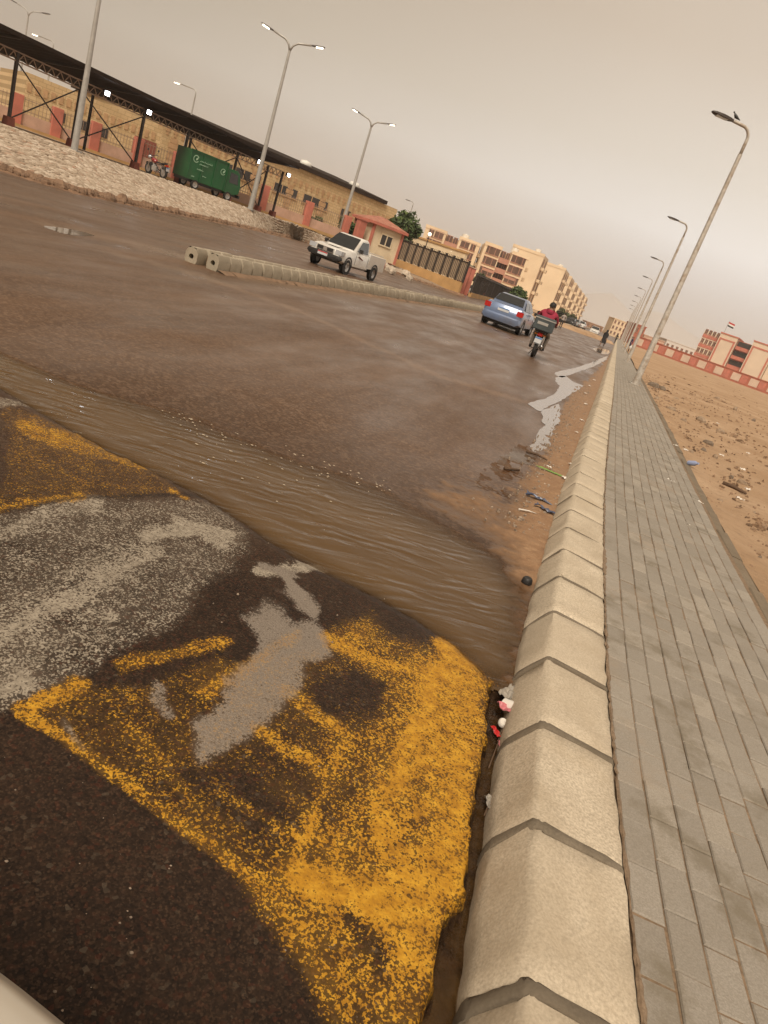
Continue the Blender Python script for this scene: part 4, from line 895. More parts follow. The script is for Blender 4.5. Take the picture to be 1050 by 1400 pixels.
for px, Y in ((484, 66.5), (536, 70.5)):
    c_ = D(px, 340, Y); t = thing('gate_pier', 'square red render pier standing %s the guard booth' % ('left against the railings beside' if px < 500 else 'at the ochre wall side of'), 'pier', (c_.x, Y, .4), fang, 'red piers beside the booth'); m = MB(); m.box((0, 0, 1.4), (.75, .6, 2.8)); m.build('shaft', M_REDP, t, bevel=.02); m = MB(); m.box((0, 0, 2.84), (.9, .75, .10)); m.build('cap', M_REDP, t)

# ------------------------------------------------------------------ screen fences, ochre wall and piers beyond the booth
def screen_fence(label, A, B, h, plinth, nsec, group=None):
    d_ = B - A; L_ = d_.length; t = thing('screen_fence', label, 'fence', A, math.atan2(d_.y, d_.x), group)
    m = MB(); m.b2((0, -.15, -.6), (L_, .15, plinth)); m.build('plinth', M_OCHRE, t)
    for k in range(nsec + 1): m = MB(); m.box((k * L_ / nsec, 0, plinth + h / 2 + .05), (.16, .16, h + .1)); m.build('post', M_DARKST, t)
    for k in range(nsec):
        a_, b_ = k * L_ / nsec + .09, (k + 1) * L_ / nsec - .09; m = MB(); m.b2((a_, -.02, plinth + .08), (b_, .02, plinth + h - .12)); sh = m.build('sheet_panel', M_SCREEN, t)
        m = MB(); m.bar((a_, -.04, plinth + h - .1), (b_, -.04, plinth + h - .1), .07); n = max(4, int((b_ - a_) / .3))
        for q in range(n): x = a_ + (q + .5) * (b_ - a_) / n; m.bar((x, -.045, plinth), (x, -.045, plinth + h + .1), .035)
        m.build('bars', M_DARKST, t)
    return t
M_SCREEN = plain('beige_screen', (.34, .25, .165), .8, 0, .2, .6)
f2a, f2b = D(541, 362, 74), D(628, 398, 69)
screen_fence('dark railing fence backed with beige sheets on an ochre plinth by the booth', Vector((f2a.x, 74, .35)), Vector((f2b.x, 69, .1)), 1.9, .75, 9)
f3a, f3b = D(645, 395, 76), D(692, 415, 112)
screen_fence('dark railing fence running from the pink piers to the round tree', Vector((f3a.x, 76, .05)), Vector((f3b.x, 112, .05)), 1.9, .4, 7)
for k, px in enumerate((624, 631, 638)):
    c_ = D(px, 395, 70 + k * 1.5); t = thing('brick_pier', 'slim pink pier at the fence gate, ' + ['closest to the beige screen', 'middle of three', 'closest to the dark railing'][k], 'pier', (c_.x, 70 + k * 1.5, .05), .3, 'pink piers at the gate'); m = MB(); m.box((0, 0, 1.3), (.42, .42, 2.6)); m.build('shaft', M_REDP, t, bevel=.02); m = MB(); m.box((0, 0, 2.64), (.55, .55, .08)); m.build('cap', M_PINK, t)
OA, OB = D(556, 330, 104), D(628, 372, 96); t = thing('ochre_yard_wall', 'tall ochre yard wall with a coping behind the screen fence', 'wall', (OA.x, 104, .3), math.atan2(OB.y - OA.y, OB.x - OA.x)); L_ = math.hypot(OB.x - OA.x, OB.y - OA.y)
hw = D(590, 331, 100).z - .3; m = MB(); m.b2((0, 0, 0), (L_, .4, hw)); m.build('wall', M_CREAM, t); m = MB(); m.b2((-.1, -.12, hw + .002), (L_ + .1, .5, hw + .22)); m.build('coping', M_OCHRE, t)
# loose rubble beside the verge
M_RUB = plain('rubble_stone', (.50, .42, .33), .9, 0, .25, 4, .02)
for k in range(26):
    px = random.uniform(498, 565); py = 356 + (px - 498) * .33 + random.uniform(-3, 6); g = G(px, py, .2); Y = min(g.y, 69); g = D(px, py, Y); r = random.Random(k); s_ = r.uniform(.16, .42)
    V, F = stone_geo(s_, s_ * .7, s_ * .9, r); me = bpy.data.meshes.new('rubble_block'); me.from_pydata(V, [], F); me.materials.append(M_RUB)
    o = link('rubble_block', me, None, None, (g.x, Y, max(g.z, .1)), (r.uniform(-.3, .3), r.uniform(-.3, .3), r.uniform(0, 6))); tag(o, 'pale broken stone in the rubble heap beside the booth', 'rubble', 'rubble stones by the booth')

# ------------------------------------------------------------------ apartment blocks
M_APT = plain('apartment_render', (.76, .60, .41), .88, 0, .07, .25, dirt=(.66, .50, .33)); M_APT2 = plain('recess_render', (.40, .235, .135), .88, 0, .1, .5); M_BALC = plain('balcony_pink', (.46, .235, .165), .85, 0, .1, .8); M_SHUT = plain('shutter', (.20, .12, .08), .7, 0, .2, 1)
M_WINA = plain('apartment_window', (.13, .075, .055), .35, 0, .3, .3)
_winme = {}
def win(parent, w, h, p, side):
    key = (round(w, 2), round(h, 2))
    if key not in _winme:
        m = MB(); m.b2((-w / 2, -.06, -h / 2), (w / 2, .03, h / 2)); a = m.mesh('window'); a.materials.append(M_WINA)
        m = MB(); m.b2((-w / 2 - .1, -.14, -h / 2 - .14), (w / 2 + .1, -.02, -h / 2 - .01)); m.b2((-.05, -.10, -h / 2), (.05, -.05, h / 2)); m.b2((-w / 2 - .08, -.11, h / 2 + .01), (w / 2 + .08, -.02, h / 2 + .1)); b = m.mesh('sill'); b.materials.append(M_BALC); _winme[key] = (a, b)
    a, b = _winme[key]; o = link('window', a, None, parent, p, (0, 0, side)); link('window_frame', b, None, o); return o
def apartment(label, loc, rz, w, d, st, z0=.4, hst=3.1, front='rich'):
    t = thing('apartment_block', label, 'apartment block', (loc[0], loc[1], z0), rz, 'apartment blocks along the road'); H_ = st * hst + .9
    bays = ((0, w * .38), (w * .62, w)) if front == 'rich' else ((0, w),)
    for a_, b_ in bays: m = MB(); m.b2((a_, 0, -1), (b_, d, H_)); m.build('wall', M_APT, t)
    if front == 'rich':
        m = MB(); m.b2((w * .38 + .01, 1.6, -1), (w * .62 - .01, d - .5, H_ - .6)); m.build('recess_wall', M_APT2, t)
        for k in range(st):
            m = MB(); m.b2((w * .38 + .02, .25, k * hst + .2), (w * .62 - .02, 1.58, k * hst + .38)); m.b2((w * .38 + .02, .25, k * hst + .385), (w * .62 - .02, .40, k * hst + 1.25)); m.build('balcony', M_BALC, t)
            win(t, w * .10, 1.9, (w * .45, 1.59, k * hst + 1.6), 0); win(t, w * .07, 1.2, (w * .56, 1.59, k * hst + 1.9), 0)
        for k in range(st):
            for fx, ww in ((.12, 1.1), (.26, 1.9), (.74, 1.9), (.89, 1.1)): win(t, ww, 1.35, (w * fx, -.005, k * hst + 1.85), 0)
        for fx in (.26, .74): m = MB(); m.b2((w * fx - 1.3, -.10, hst * .9), (w * fx + 1.3, -.004, hst * 1.15)); m.b2((w * fx - 1.3, -.10, hst * 1.9), (w * fx + 1.3, -.004, hst * 2.15)); m.build('pink_panel', M_BALC, t)
    for a_, b_ in bays: m = MB(); m.b2((a_ - .08, -.09, H_ - .45), (b_ + .08, .25, H_ + .25)); m.build('parapet', M_APT, t)
    # road facing side (+x)
    nb = max(2, int(d / 6))
    for q in range(nb):
        y0 = (q + .5) * d / nb; m = MB(); m.b2((w - .05, y0 - 1.3, -.5), (w + .06, y0 + 1.3, H_ - .8)); m.build('recess_strip', M_APT2, t)
        for k in range(st):
            win(t, 1.3, 1.4, (w + .065, y0, k * hst + 1.8), math.pi / 2); m = MB(); m.b2((w + .07, y0 - 1.4, k * hst + .35), (w + .9, y0 + 1.4, k * hst + 1.1)); m.build('balcony', M_APT, t)
    m = MB(); m.lathe([(.001, 0), (.8, 0), (.8, 1.1), (.001, 1.3)], 'z', (w * .7, d * .4, H_), 10); m.build('roof_tank', plain('white_tank', (.72, .68, .6), .6) if 'white_tank' not in bpy.data.materials else bpy.data.materials['white_tank'], t)
    return t
z_ = .4; YB = 165
xa, xb = D(566, 360, YB).x, D(643, 385, YB).x; h1 = D(600, 314, YB).z - z_
apartment('cream apartment block with brown recess standing behind the ochre yard wall', (xa, YB), 0, xb - xa - .6, 11, 4, z_, (h1 - .9) / 4)
xa, xb = D(645, 385, YB - 6).x, D(704, 405, YB - 6).x; h1 = D(672, 334, YB - 6).z - z_
apartment('cream apartment block with pink balcony panels behind the blue car', (xa, YB - 6), .04, xb - xa, 14, 4, z_, (h1 - .9) / 4)
pA, pB = D(757, 410, 222), D(793, 435, 420); rdir = math.atan2(pB.y - pA.y, pB.x - pA.x) - math.pi / 2
lab = ['third', 'fourth', 'fifth', 'sixth', 'seventh', 'eighth', 'ninth', 'tenth']
for k, Y in enumerate((196, 222, 254, 288, 324, 362, 402)):
    xr = pA.x + (pB.x - pA.x) * (Y - 222) / 198; w_ = 8.5
    if k == 0: xr = D(725, 400, Y).x
    h1 = 13.2; c_ = rotz((w_, 0, 0), rdir); apartment('cream block with plain end wall, %s apartment block from the ochre yard wall' % lab[k], (xr - c_.x, Y - c_.y), rdir, w_, 19 if k else 12, 4, .2, (h1 - .9) / 4, 'plain')

# ------------------------------------------------------------------ trees
def tree(label, base, h, rx, rz_, nleaf, leaf=.28, mat=None, trunk=.16, cz=.62, group=None, clumps=26, seed=1, name='leafy_tree'):
    r = random.Random(seed); t = thing(name, label, 'tree', base, 0, group)
    m = MB(); tips = []; top = h * .55
    m.tube([(0, 0, -.4), (.03 * h, .0, h * .2), (-.01 * h, .02 * h, h * .38), (.02 * h, 0, top)], [trunk * 1.3, trunk, trunk * .75, trunk * .45], 8)
    cl = []
    for k in range(clumps):
        while True:
            u = Vector((r.uniform(-1, 1), r.uniform(-1, 1), r.uniform(-1, 1)))
            if .25 < u.length < 1: break
        c = Vector((u.x * rx * .8, u.y * rx * .8, h * cz + u.z * rz_ * .8)); cl.append((c, r.uniform(.28, .5) * rx))
        if k < 12: s_ = Vector((0, 0, h * r.uniform(.3, .5))); mid = s_.lerp(c, .5) + Vector((0, 0, .05 * h)); m.tube([s_, mid, c], [trunk * .42, trunk * .26, trunk * .08], 5)
    m.build('trunk', M_BARK, t, smooth=True)
    V, F, T = [], [], []
    for i in range(nleaf):
        c, cr_ = cl[r.randrange(len(cl))]; u = Vector((r.gauss(0, 1), r.gauss(0, 1), r.gauss(0, 1))).normalized() * cr_ * r.random() ** .4; p = c + u
        a = Vector((r.gauss(0, 1), r.gauss(0, 1), r.gauss(0, .6))).normalized(); b = a.cross(Vector((r.gauss(0, 1), r.gauss(0, 1), r.gauss(0, 1)))).normalized(); s_ = leaf * r.uniform(.6, 1.2); n = len(V)
        V += [p - a * s_, p - b * s_ * .45, p + a * s_, p + b * s_ * .45]; F.append((n, n + 1, n + 2, n + 3)); T += [min(1, max(0, r.gauss(.5, .25)))] * 4
    me = bpy.data.meshes.new('crown'); me.from_pydata([tuple(v) for v in V], [], F); attr4(me, 'tone', np.stack([np.array(T)] * 4, -1)); link('crown', me, mat or M_LEAF, t); return t
def tree_px(label, px, pbot, ptop, Y, rxpx, z0, **k):
    tp_ = D(px[0], ptop, Y); c_ = D(px[0], pbot, Y); h = tp_.z - z0; rx = rxpx * Y / 1000
    hk = .30 * h; return tree(label, (c_.x, Y, z0), h, rx, h * k.pop('rzf', .36), **k)
tree_px('bushy green tree rising behind the guard booth', (532, 0), 360, 283, 78, 26, ZT, nleaf=5200, leaf=.26, seed=3, cz=.64)
tree_px('low dark shrub behind the railings beside the guard booth', (476, 0), 320, 292, 68.5, 17, ZT, nleaf=1500, leaf=.2, seed=4, cz=.5, rzf=.45, clumps=14, name='shrub', trunk=.08)
tree_px('dusty tree behind the railing gate with pink piers', (627, 0), 390, 355, 100, 14, .4, nleaf=1500, leaf=.3, seed=5, mat=M_LEAFD)
tree_px('small green tree between pink piers and second apartment block', (648, 0), 400, 368, 110, 8, .3, nleaf=900, leaf=.3, seed=6)
tree_px('rounded dense green tree behind the blue car', (699, 0), 425, 390, 104, 15, .2, nleaf=3000, leaf=.26, seed=7, rzf=.42, cz=.55)
for k, (px, pt, Y) in enumerate(((759, 418, 175), (770, 427, 215), (779, 428, 200), (765, 424, 190))): tree_px('small tree by the row of far apartment blocks', (px, 0), 445, pt, Y, 6, .2, nleaf=600, leaf=.5, seed=10 + k, mat=M_LEAFD, group='street trees by the far blocks', clumps=12)
for k, px in enumerate((372, 386, 394)): tree_px('small shrub inside the yard fence below the hall windows', (px + 40, 0), 310, 288 + px * .02, 70, 9, ZT, nleaf=500, leaf=.2, seed=20 + k, group='shrubs inside the yard fence', clumps=10, name='shrub', trunk=.05)

# ------------------------------------------------------------------ vehicles
def wheel(parent, p, r=.31, w=.20, side=1, name='wheel', rim=None):
    e = bpy.data.objects.new(name, None); COL.objects.link(e); e.parent = parent; e.location = p; e.empty_display_size = .1
    m = MB(); m.lathe([(r * .62, -w / 2), (r * .93, -w / 2), (r, -w * .32), (r, w * .32), (r * .93, w / 2), (r * .62, w / 2)], 'x', (0, 0, 0), 20); m.build('tyre', M_RUBBER, e, smooth=50)
    m = MB(); m.lathe([(.001, w * .30), (r * .18, w * .34), (r * .3, w * .22), (r * .58, w * .38), (r * .63, w * .44), (r * .63, -w * .4), (.001, -w * .3)], 'x', (0, 0, 0), 20)
    if side < 0: m.v = [(-x, y, z) for x, y, z in m.v]
    m.build('rim', rim or M_RIM, e, smooth=40); return e
def ringsec(w, z0, z1, y, tum=.94, r=.06): # closed cross-section, x half-width w
    zm = z0 + (z1 - z0) * .55
    return [(-w * .86, y, z0), (-w, y, z0 + .09), (-w, y, zm), (-w * tum, y, z1 - r), (-w * tum + r, y, z1), (w * tum - r, y, z1), (w * tum, y, z1 - r), (w, y, zm), (w, y, z0 + .09), (w * .86, y, z0)]
def glass_quad(m, pts): m.poly(pts)
def sedan(label, loc, rz, mat, sc=1.0, group=None, detail=True):
    """front towards +y; origin on the ground under the middle of the car"""
    t = thing('parked_car' if group else 'car', label, 'car', loc, rz, group, sc); W = .84
    st_ = [(-2.08, .70, .42, .66), (-2.05, .78, .30, .80), (-1.95, .82, .26, .96), (-1.75, .84, .24, .985), (-1.2, .84, .22, .96), (-.6, .845, .22, .93), (.4, .845, .22, .90), (1.0, .84, .22, .88), (1.5, .82, .24, .80), (1.9, .78, .26, .72), (2.08, .66, .34, .62)]
    m = MB(); m.loft([ringsec(w, z0, z1, y) for y, w, z0, z1 in st_]); body = m.build('body', mat, t, smooth=42)
    gh = [(-1.62, .70, .93, .70, .95), (-1.50, .70, .92, .66, 1.05), (-1.05, .73, .90, .585, 1.375), (-.6, .745, .90, .59, 1.425), (.0, .745, .88, .59, 1.42), (.28, .74, .88, .585, 1.38), (.95, .72, .86, .68, .93), (1.05, .70, .86, .69, .88)]
    m = MB(); m.loft([[(-wb, y, zb), (-wt - .005, y, zt_ - .05), (-wt + .07, y, zt_), (wt - .07, y, zt_), (wt + .005, y, zt_ - .05), (wb, y, zb)] for y, wb, zb, wt, zt_ in gh]); m.build('cabin', mat, t, smooth=40)
    m = MB(); m.poly([(-.62, -1.475, 1.075), (.62, -1.475, 1.075), (.53, -1.085, 1.365), (-.53, -1.085, 1.365)]); m.v = [(x, y - .012, z + .012) for x, y, z in m.v]; m.build('rear_window', M_GLASS, t)
    m = MB(); m.poly([(-.66, .93, .955), (.66, .93, .955), (.53, .32, 1.37), (-.53, .32, 1.37)]); m.v = [(x, y + .012, z + .014) for x, y, z in m.v]; m.build('windscreen', M_GLASS, t)
    for sg in (1, -1):
        for (ya, yb, yc, yd) in ((-1.30, -.42, -.42, -1.02), (-.36, .80, .25, -.36)):
            m = MB(); f = lambda y, z: (sg * (.756 - (z - .93) * .345), y, z); m.poly([f(ya, .97), f(yb, .97), f(yc, 1.31), f(yd, 1.31)]); m.build('side_window', M_GLASS, t)
        for y in (-1.22, 1.26):
            m = MB(); m.lathe([(.30, 0), (.355, 0), (.355, .012), (.30, .012)], 'x', (sg * .838 - (.012 if sg < 0 else 0), y, .30), 18); m.build('wheel_arch', M_BLACK, t)
            wheel(t, (sg * .745, y, .295), .295, .20, sg)
        m = MB(); m.box((sg * .69, -2.03, .80), (.24, .09, .20)); m.box((sg * .80, -1.97, .80), (.07, .16, .17)); m.build('tail_light', M_RED, t)
        m = MB(); m.box((sg * .60, 1.97, .63), (.34, .16, .13)); m.build('headlight', M_LENS, t)
        m = MB(); m.box((sg * .90, .62, .97), (.17, .08, .11)); m.build('mirror', M_BLACK, t)
        for y in (-.40, .75): m = MB(); m.b2((sg * .842 - .004, y - .008, .40), (sg * .842 + .004, y + .008, .90)); m.build('door_gap', M_BLACK, t)
        m = MB(); m.box((sg * .85, -.55, .80), (.02, .15, .03)); m.build('door_handle', mat, t)
    m = MB(); m.loft([ringsec(w, z0, z1, y, .97, .03) for y, w, z0, z1 in ((-2.16, .66, .36, .54), (-2.13, .78, .29, .58), (-1.98, .85, .26, .58))]); m.build('rear_bumper', mat, t, smooth=40)
    m = MB(); m.loft([ringsec(w, z0, z1, y, .97, .03) for y, w, z0, z1 in ((1.98, .82, .24, .52), (2.12, .74, .27, .52), (2.16, .6, .32, .50))]); m.build('front_bumper', mat, t, smooth=40)
    m = MB(); m.b2((-.24, -2.085, .70), (.24, -2.045, .84)); pl = m.build('number_plate', M_PLATE, t); m = MB(); m.b2((-.23, -2.092, .80), (.23, -2.083, .832)); m.build('plate_band', M_PLATEB, pl)
    m = MB(); m.b2((-.45, 2.05, .52), (.45, 2.10, .62)); m.build('grille', M_BLACK, t)
    m = MB(); m.b2((-.6, -1.9, .16), (.6, 1.9, .26)); m.build('underbody', M_BLACK, t)
    return t
M_BLUE = plain('blue_car_paint', (.145, .20, .33), .32, .25, .06, 2, coat=.6, dirt=(.17, .185, .23)); M_SILV = plain('silver_paint', (.36, .36, .34), .35, .4, .06, 2, coat=.4); M_WHITE = plain('white_paint', (.70, .68, .64), .3, 0, .05, 2, coat=.5, dirt=(.58, .53, .46))
ra, rb = G(664, 443), G(705, 456.5); cm = (ra + rb) / 2; hd = math.atan(.26); rz = -hd
off = rotz((0, 1.26, 0), rz); sedan('blue saloon car with red tail lights driving ahead of the motorbike', (cm.x + off.x, cm.y + off.y + .2, .004), rz, M_BLUE, 1.06)
# ---- white pickup coming the other way
def pickup(label, loc, rz, sc):
    t = thing('pickup_truck', label, 'pickup truck', loc, rz, None, sc)
    st_ = [(.62, .84, .33, 1.02), (1.1, .84, .33, 1.02), (1.5, .84, .36, 1.00), (2.0, .83, .38, .95), (2.3, .80, .42, .89), (2.42, .70, .48, .80)]
    m = MB(); m.loft([ringsec(w, z0, z1, y) for y, w, z0, z1 in [(-.45, .84, .33, 1.05), (.2, .84, .33, 1.05)] + st_]); m.build('body', M_WHITE, t, smooth=42)
    gh = [(-.42, .77, 1.0, .64, 1.60), (-.30, .78, 1.0, .65, 1.66), (.15, .78, 1.0, .65, 1.67), (.42, .78, 1.0, .64, 1.62), (1.16, .76, .98, .70, 1.03)]
    m = MB(); m.loft([[(-wb, y, zb), (-wt, y, z - .06), (-wt + .08, y, z), (wt - .08, y, z), (wt, y, z - .06), (wb, y, zb)] for y, wb, zb, wt, z in gh]); m.build('cab', M_WHITE, t, smooth=40)
    m = MB(); m.poly([(-.68, 1.10, 1.075), (.68, 1.10, 1.075), (.57, .46, 1.60), (-.57, .46, 1.60)]); m.v = [(x, y + .015, z + .015) for x, y, z in m.v]; m.build('windscreen', M_GLASS, t)
    for sg in (1, -1):
        f = lambda y, z: (sg * (.795 - (z - 1.02) * .215), y, z); m = MB(); m.poly([f(-.28, 1.07), f(.92, 1.07), f(.42, 1.53), f(-.28, 1.56)]); m.build('side_window', M_GLASS, t)
        for y in (-.36, .98): m = MB(); m.b2((sg * .842 - .004, y - .009, .50), (sg * .842 + .004, y + .009, 1.02)); m.build('door_gap', M_BLACK, t)
        m = MB(); m.box((sg * .92, .80, 1.12), (.16, .09, .17)); m.build('mirror', M_BLACK, t)
        m = MB(); m.box((sg * .66, 2.34, .80), (.32, .18, .19)); m.box((sg * .80, 2.22, .80), (.08, .22, .17)); m.build('headlight', M_LENS, t)
        for y, rr in ((1.62, .36), (-1.33, .36)):
            m = MB(); m.lathe([(.34, 0), (.41, 0), (.41, .012), (.34, .012)], 'x', (sg * .842 - (.012 if sg < 0 else 0), y, .36), 18); m.build('wheel_arch', M_BLACK, t); wheel(t, (sg * .755, y, .325), .325, .21, sg)
        m = MB(); m.b2((min(sg * .83, sg * .79), -2.42, .48), (max(sg * .83, sg * .79), -.50, 1.14)); m.build('bed_side', M_WHITE, t, bevel=.012)
        m = MB(); m.bar((sg * .70, -2.3, 1.2), (sg * .70, -.6, 1.2), .04); m.build('bed_rail', M_WHITE, t)
        m = MB(); m.box((sg * .76, -2.45, .85), (.13, .06, .26)); m.build('tail_light', M_RED, t)
    m = MB(); m.b2((-.79, -2.43, .62), (.79, -2.39, 1.14)); m.build('tailgate', M_WHITE, t); m = MB(); m.b2((-.79, -2.40, .60), (.79, -.5, .64)); m.b2((-.79, -.54, .64), (.79, -.50, 1.14)); m.build('bed_floor', M_WHITE, t)
    m = MB(); m.b2((-.42, 2.38, .70), (.42, 2.47, .88)); gr = m.build('grille', M_CHROME, t); 
    for sg in (1, -1): m = MB(); m.b2((min(sg * .10, sg * .39), 2.465, .72), (max(sg * .10, sg * .39), 2.48, .86)); m.build('grille_opening', M_BLACK, gr)
    m = MB(); m.loft([ringsec(w, z0, z1, y, .97, .03) for y, w, z0, z1 in ((2.30, .86, .44, .64), (2.50, .82, .42, .66), (2.56, .68, .44, .64))]); m.build('front_bumper', M_BLACK, t, smooth=40)
    m = MB(); m.b2((-.24, 2.56, .50), (.24, 2.60, .64)); pl = m.build('number_plate', M_PLATE, t); m = MB(); m.b2((-.235, 2.598, .60), (.235, 2.608, .638)); m.build('plate_band', M_PLATER, pl)
    m = MB(); m.b2((-.5, -2.2, .36), (-.35, 2.0, .50)); m.b2((.35, -2.2, .36), (.5, 2.0, .50)); m.b2((-.7, -1.42, .30), (.7, -1.26, .42)); m.b2((-.74, -2.3, .50), (.74, -.6, .60)); m.b2((-.70, 1.0, .34), (.70, 2.2, .5)); m.build('chassis', M_BLACK, t)
    m = MB(); m.b2((-.28, 1.35, 1.0), (.28, 1.85, 1.03)); m.build('bonnet_scoop', M_WHITE, t, bevel=.01)
    for sg in (1, -1): m = MB(); m.poly([(sg * .846, .2, .80), (sg * .846, .75, .92), (sg * .846, .75, .86), (sg * .846, .25, .76)]); m.build('side_decal', M_RUST, t)
    return t
fa, fb = G(420.6, 358.8), G(461.7, 372.6); cm = (fa + fb) / 2; rz = math.pi - math.atan(.30)
sc = .95; off = rotz((0, -1.62 * sc, 0), rz); pickup('white pickup truck with headlights and open bed coming along the far lane', (cm.x + off.x + .1, cm.y + off.y + .8, .004), rz, sc)
g = G(641, 404); sedan('small silver car on the far lane in front of the pink piers', (g.x + .4, g.y + 1.8, .004), math.pi - .35, M_SILV, .82)
g = G(811, 457.5); sedan('white car far up the road beside the walking person', (g.x, g.y, .004), math.pi - .21, M_WHITE, 1.0)
for k, (px, py, ma, lb) in enumerate(((795, 444, M_WHITE, 'white car parked far off below the apartment row'), (787, 441, M_SILV, 'grey car parked far off below the apartment row'), (780, 440, M_BLACK, 'dark car parked far off below the apartment row'))):
    p = D(px, py, 150 - k * 6); sedan(lb, (p.x, p.y, .1), math.pi - .3, ma, 1.0, 'cars parked below the far blocks')
# ---- green box truck under the shed
M_GREEN = plain('green_paint', (.010, .095, .030), .45, 0, .15, 1.5, dirt=(.03, .10, .04)); M_GREENL = plain('pale_lettering', (.32, .50, .36), .6)
q0 = D(252, 253, 45.5); gt = thing('box_truck', 'small green box truck with pale lettering parked under the shed', 'truck', (q0.x, 45.5, ZT), math.atan2(5.2, 3.4) - .05, None, .95)
m = MB(); m.b2((0, .02, .50), (2.9, 1.65, 2.25)); m.build('box_body', M_GREEN, gt, bevel=.02)
m = MB()
for x in (.0, .95, 1.9, 2.86): m.b2((x, -.03, .50), (x + .07, .018, 2.27))
m.b2((0, -.03, 2.2), (2.93, .018, 2.28)); m.build('box_ribs', M_GREEN, gt)
m = MB(); m.loft([[(2.98, y, .45), (3.75, y, .45), (4.15, y, .60), (4.22, y, 1.05), (3.95, y, 1.85), (3.75, y, 1.98), (2.98, y, 1.98)] for y in (.04, 1.60)]); m.build('cab', M_GREEN, gt, bevel=.03)
m = MB(); m.poly([(3.2, .03, 1.15), (3.95, .03, 1.15), (3.8, .03, 1.75), (3.2, .03, 1.80)]); m.build('side_window', M_GLASS, gt); m = MB(); m.poly([(4.235, .15, 1.10), (4.235, 1.5, 1.10), (3.985, 1.45, 1.82), (3.985, .2, 1.82)]); m.build('windscreen', M_GLASS, gt)
for x in (.75, 3.35):
    for y in (.10, 1.5):
        e = wheel(gt, (x, y, .29), .29, .18, -1 if y < 1 else 1); e.rotation_euler = (0, 0, math.pi / 2)
m = MB(); m.b2((0, .2, .34), (4.0, 1.45, .52)); m.build('chassis', M_BLACK, gt); m = MB(); m.box((4.2, .35, .72), (.1, .25, .2)); m.build('headlight', M_LENS, gt); m = MB(); m.box((4.25, .85, .45), (.12, 1.6, .2)); m.build('bumper', M_BLACK, gt)
m = MB()   # emblem ring with leaf and two lines of script
for cx, cz, r_ in ((.42, 1.78, .22), (2.55, 1.62, .20)):
    n = 14; m.loft([[(cx + math.cos(a_) * rr, -.036, cz + math.sin(a_) * rr) for rr in (r_, r_ * .78)] for a_ in [R(30) + k * R(300) / n for k in range(n + 1)]], cap=False, closed=False); m.poly([(cx - .02, -.036, cz - .1), (cx + .12, -.036, cz - .02), (cx + .14, -.036, cz + .13), (cx, -.036, cz + .05)])
r = random.Random(5)
for (x0_, zz, n, s_) in ((.72, 1.74, 9, .09), (.72, 1.55, 8, .07), (.60, 1.22, 7, .06), (1.1, .92, 5, .05), (.3, .72, 4, .05)):
    for k in range(n):
        x = x0_ + k * s_ * 1.2; m.tube([(x, -.036, zz), (x + s_ * .3, -.036, zz - s_ * r.uniform(.2, .6)), (x + s_ * .8, -.036, zz + s_ * r.uniform(0, .5)), (x + s_ * 1.1, -.036, zz)], .011, 4)
        if r.random() < .5: m.box((x + s_ * .5, -.036, zz + s_ * .8), (.022, .006, .022))
tag(m.build('lettering', M_GREENL, gt), kind='stuff')
m = MB(); m.tube([(0, .9, 0), (0, .9, .2)], .01, 4)
